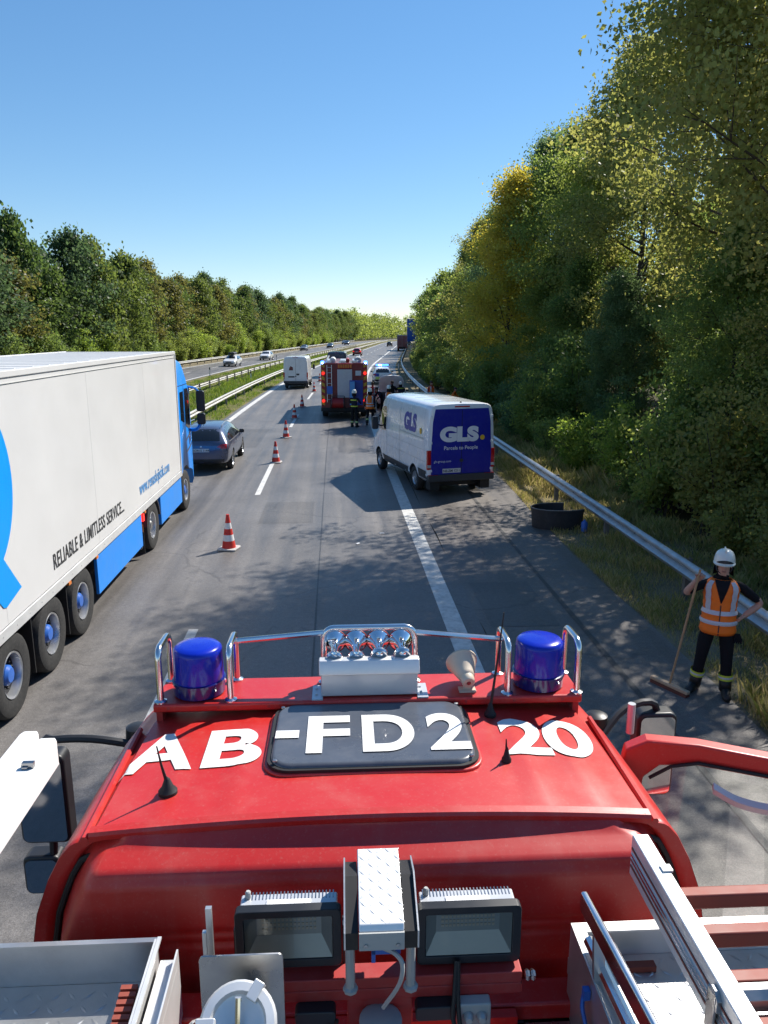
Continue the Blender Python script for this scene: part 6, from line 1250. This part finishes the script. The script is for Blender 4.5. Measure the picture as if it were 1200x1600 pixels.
far_person('rescuer in red jacket standing behind the orange vest firefighter', 2.15, 44.6, 160, upper='red_jacket', sleeves='red_jacket', vestmat='red_jacket', helmet=None)
far_person('bending bystander in dark clothes beside the crashed car', 2.62, 42.4, -60, dict(spine=(0, -.1, 1.1), chest=(0, -.24, 1.24), neck=(0, -.34, 1.36), jaw=(0, -.42, 1.41), head=(0, -.44, 1.49), top=(0, -.46, 1.56), shL=(-.18, -.26, 1.32), shR=(.18, -.26, 1.32), elL=(-.22, -.4, 1.1), wrL=(-.15, -.55, .95), elR=(.22, -.4, 1.1), wrR=(.15, -.55, .95)), upper='navy_cloth', sleeves='navy_cloth', vest=False, helmet=None, cuffs=False)
far_person('firefighter in orange vest at the front corner of the parcel van', 2.80, 40.6, 175, upper='navy_cloth', sleeves='navy_cloth')
far_person('helmeted rescuer leaning over the engine of the crashed car', 3.85, 45.4, 180, dict(spine=(0, -.08, 1.1), chest=(0, -.2, 1.26), neck=(0, -.28, 1.38), jaw=(0, -.34, 1.44), head=(0, -.36, 1.52), top=(0, -.37, 1.59), shL=(-.18, -.2, 1.34), shR=(.18, -.2, 1.34), elL=(-.24, -.36, 1.14), wrL=(-.18, -.56, 1.08), elR=(.24, -.36, 1.14), wrR=(.18, -.56, 1.08)), upper='navy_cloth', sleeves='navy_cloth', vest=False, bands=True)
far_person('dark haired bystander looking into the engine bay of the crashed car', 3.35, 45.6, 195, upper='black_cloth', sleeves='skin', vest=False, helmet=None, cuffs=False)
far_person('person in red vest standing behind the guardrail, left of the two', 5.62, 45.2, 40, upper='red_jacket', sleeves='skin', vestmat='vest_orange', helmet=None, cuffs=False)
far_person('person in orange jacket crouching behind the guardrail, right of the two', 6.9, 45.0, 60, dict(pelvis=(0, .1, .62), spine=(0, .05, .78), chest=(0, -.02, .96), neck=(0, -.08, 1.12), jaw=(0, -.12, 1.2), head=(0, -.13, 1.29), top=(0, -.13, 1.36), shL=(-.18, -.03, 1.07), shR=(.18, -.03, 1.07), elL=(-.24, -.16, .85), wrL=(-.15, -.35, .8), elR=(.24, -.16, .85), wrR=(.15, -.35, .8), hipL=(-.1, .1, .58), hipR=(.1, .1, .58), knL=(-.13, -.28, .5), knR=(.13, -.28, .5)), upper='vest_orange', sleeves='vest_orange', vest=False, helmet=None, cuffs=False)
# ------------------------------------------------------------------ traffic cones, loose parts, sign, posts, grass
pmat('cone_red', (.55, .03, .02), .5, var=.12, scale=10, dirt=.15); pmat('cone_white', (.66, .66, .66), .45, var=.08, scale=12, dirt=.15); pmat('cone_base', (.45, .44, .42), .7, var=.2, scale=10, dirt=.4)
labs = ['nearest red and white traffic cone, left of the lane dashes', 'second nearest traffic cone, standing at the end of a lane dash', 'third nearest traffic cone in the row along the lane line', 'fourth nearest traffic cone, on the edge of the engine shadow', 'fifth nearest traffic cone, inside the fire engine shadow', 'sixth traffic cone, just left of the far fire engine', 'farthest traffic cone, almost hidden by the dark blue van']
cn = None
for (x, y), lb in zip(((-2.31, 15.97), (-2.14, 27.2), (-2.19, 33.9), (-2.21, 41.7), (-2.07, 48.3), (-1.65, 61.1), (-1.45, 74.0)), labs):
    if cn is None:
        cn = empty('traffic_cone', (x, y, 0)); H_ = .75; zs_ = [.045, .05, .20, .33, .46, .585, .72, .745, .75]; rad = lambda z: .155 - (.155 - .032) * (z / .75)
        m = MB(); m.lathe([(rad(z) if z < .75 else .0, z) for z in zs_], 24, mats=[0, 0, 1, 0, 1, 0, 0, 0]); m.build('cone_body', ['cone_red', 'cone_white'], cn, ang=40)
        m = MB(); m.prism(rrect(-.2, .2, -.2, .2, .05, 4), 'z', 0.006, .045); m.build('cone_foot', 'cone_base', cn, bevel=.012); m = MB(); m.lathe([(.034, .735), (.037, .75), (.03, .765), (.0, .765)], 14); m.build('cone_tip', 'cone_red', cn); o = cn
    else: o = copy_tree(cn); o.location = (x, y, 0)
    o.rotation_euler = (0, 0, random.uniform(0, 1.5)); tag(o, lb, 'traffic cone', 'traffic cones closing the lane')
# black curved panel by the guardrail
pmat('black_sheet', (.022, .022, .025), .5, var=.3, scale=5, dirt=.3, dirtcol=(.1, .09, .08)); pmat('sheet_edge', (.16, .16, .16), .5)
rp = empty('curved_panel', (5.28, 17.5, 0)); tag(rp, 'black curved plastic panel standing open like a half ring by the guardrail', 'panel')
sec = lambda r_, t, z: (r_ * 1.1 * math.cos(t), r_ * .72 * math.sin(t), z)
m = MB(); ts = [R(70 + (318 - 70) * k / 28) for k in range(29)]; m.loft([[sec(.58, t, .0), sec(.62, t, .47), sec(.60, t, .47), sec(.56, t, 0)] for t in ts]); m.build('panel_wall', 'black_sheet', rp, bevel=.006)
m = MB(); m.tube([sec(.61, t, .475) for t in ts], .012, 6); m.build('panel_rim', 'sheet_edge', rp)
m = MB(); m.lathe([(.07, 0), (.075, .02), (.075, .2), (.06, .24), (.03, .25), (.03, .28), (0, .28)], 14, Matrix.Translation((5.72, 16.95, 0))); tag(m.build('canister', 'blue_plastic'), 'small blue canister at the right end of the black curved panel', 'canister')
m = MB(); m.prism(rrect(-.25, .25, 0, .35, .04, 3), 'y', -.18, .18); m.bb(-.1, .1, -.02, .02, .35, .42); pmat('green_plastic', (.12, .42, .22), .5); tag(m.build('crate', 'green_plastic', None, bevel=.02, loc=(5.1, 42.4, .7)), 'light green box by the guardrail beside the crashed car', 'box')
m = MB(); m.bb(-.3, .3, -.22, .22, 0, .69); tag(m.build('equipment_case', 'bumper_grey', None, bevel=.03, loc=(5.1, 42.4, 0)), 'dark equipment case under the light green box', 'case')
# blue sign far ahead on the right
pmat('sign_blue', (.01, .09, .42), .4); sl, sr = on_road(8.6, 214); sg = empty('road_sign', sl, sr); tag(sg, 'tall blue motorway sign far ahead at the edge of the right hand wood', 'sign')
m = MB(); m.prism(rrect(-2.6, 2.6, 2.2, 8.2, .2, 3), 'y', -.06, .06); m.build('sign_panel', 'sign_blue', sg); m = MB(); m.prism(rrect(-2.4, 2.4, 2.4, 8.0, .2, 3), 'y', -.07, -.062); m2 = MB()
for x in (-1.6, 1.6): m = MB(); m.tube([(x, .12, 0), (x, .12, 8)], .09, 8); m.build('sign_post', 'galvanised', sg)
m = MB(); m.bb(-1.9, -1.3, -.075, -.062, 6.6, 7.2); m.build('sign_symbol', 'text_white', sg)
# delineator posts
for k, (ox, y) in enumerate(((-9.2, 52), (-9.3, 76), (-14.9, 84), (-14.9, 130), (5.5, 100))):
    l_, r_ = on_road(ox, y); d = empty('delineator_post', l_, r_); tag(d, ['black and white marker post on the median nearest the blue truck cab', 'second black and white marker post on the median', 'marker post at the edge of the opposite carriageway near the blue cab', 'marker post far along the edge of the opposite carriageway', 'marker post by the right guardrail beyond the police car'][k], 'marker post', 'roadside marker posts')
    m = MB(); m.prism([(-.06, -.05), (.06, -.05), (0, .06)], 'z', 0, 1.0); m.build('post', 'cone_white', d); m = MB(); m.prism([(-.063, -.053), (.063, -.053), (0, .064)], 'z', .68, .88); m.build('black_band', 'rubber', d)
# scraps on the asphalt
for k, (x, y) in enumerate(((1.02, 17.05), (.45, 16.2))):
    m = MB(); m.prism([(-.06, -.02), (.04, -.03), (.07, .02), (-.03, .035)], 'z', .006, .02); tag(m.build('scrap', 'cone_white', None, loc=(x, y, 0), rot=(0, 0, k)), ['small pale scrap lying on the lane left of the edge line', 'tiny pale scrap on the lane nearer the camera'][k], 'scrap')
# grass
leaf_mat('grass_blade', [(.12, .15, .035), (.21, .22, .06), (.33, .29, .11), (.42, .35, .18)], .4); leaf_mat('grass_green', [(.06, .12, .02), (.11, .19, .03), (.20, .25, .05), (.32, .27, .10)], .4)
def grass(name, label, pts, hts, mat, w=.008):
    P = np.asarray(pts); n = len(P); h = np.asarray(hts); a = rng.uniform(0, 6.283, n); ln = rng.uniform(.1, .6, n) * h
    V = np.zeros((n, 4, 3)); s = np.stack([np.cos(a), np.sin(a), np.zeros(n)], 1); d = np.stack([-np.sin(a), np.cos(a), np.zeros(n)], 1); ww = (w * (0.6 + h * 2))[:, None]
    V[:, 0] = P - s * ww; V[:, 1] = P + s * ww; mid = P + d * (ln * .35)[:, None]; mid[:, 2] += h * .6; V[:, 2] = mid + s * ww * .6; tip = P + d * ln[:, None]; tip[:, 2] += h; V[:, 3] = tip
    me = bpy.data.meshes.new(name); me.vertices.add(4 * n); me.vertices.foreach_set('co', V.ravel()); me.loops.add(4 * n); me.loops.foreach_set('vertex_index', (np.arange(4 * n).reshape(n, 4)[:, [0, 1, 2, 3]]).ravel().astype(np.int32))
    me.polygons.add(n); me.polygons.foreach_set('loop_start', np.arange(0, 4 * n, 4, dtype=np.int32)); me.polygons.foreach_set('loop_total', np.full(n, 4, dtype=np.int32))
    at = me.attributes.new('leafvar', 'FLOAT', 'FACE'); at.data.foreach_set('value', rng.uniform(0, 1, n).astype(np.float32)); me.materials.append(MATS[mat]); me.update(calc_edges=True)
    o = put(name, me); tag(o, label, 'grass', kind='stuff')
pts, hts = [], []
while len(pts) < 95000:
    y = 4 + 50 * rng.random() ** 1.7; e = rough_edge(y) + .03; x = e + (8.4 - e) * rng.random() ** 1.25
    dn = .5 + .5 * math.sin(x * 3.1 + 1.7 * math.sin(y * 1.3)) * math.sin(y * 2.1 + x)
    if rng.random() > .25 + .75 * dn: continue
    hh = (.04 + .10 * dn) * rng.uniform(.5, 1.5) * (1.0 + 1.2 * max(0, min(1, (x - 5.6) / 1.2)))
    if 20.5 < y < 27 and x > 5.5: hh *= 1.7
    if 7 < y < 8.6 and 5.0 < x < 5.8: hh = .3 * rng.uniform(.5, 1.3)
    pts.append((x + bend(y), y, -.012)); hts.append(hh)
grass('verge_grass', 'dry yellow green grass on the right verge', pts, hts, 'grass_blade', .0042)
pts, hts = [], []
while len(pts) < 62000:
    y = 22 + 150 * rng.random() ** 1.5; x = rng.uniform(-14.6, -6.2); dn = .5 + .5 * math.sin(x * 2.1 + math.sin(y * .5)) * math.sin(y * .9 + x * .6)
    tall = 1.0 if -10.6 < x < -7.4 else .45
    if rng.random() > .3 + .7 * dn: continue
    pts.append((x + bend(y), y, -.012)); hts.append((.12 + .3 * dn) * tall * rng.uniform(.6, 1.4))
grass('median_grass', 'tall green and dry grass on the median between the guardrails', pts, hts, 'grass_green', .018)
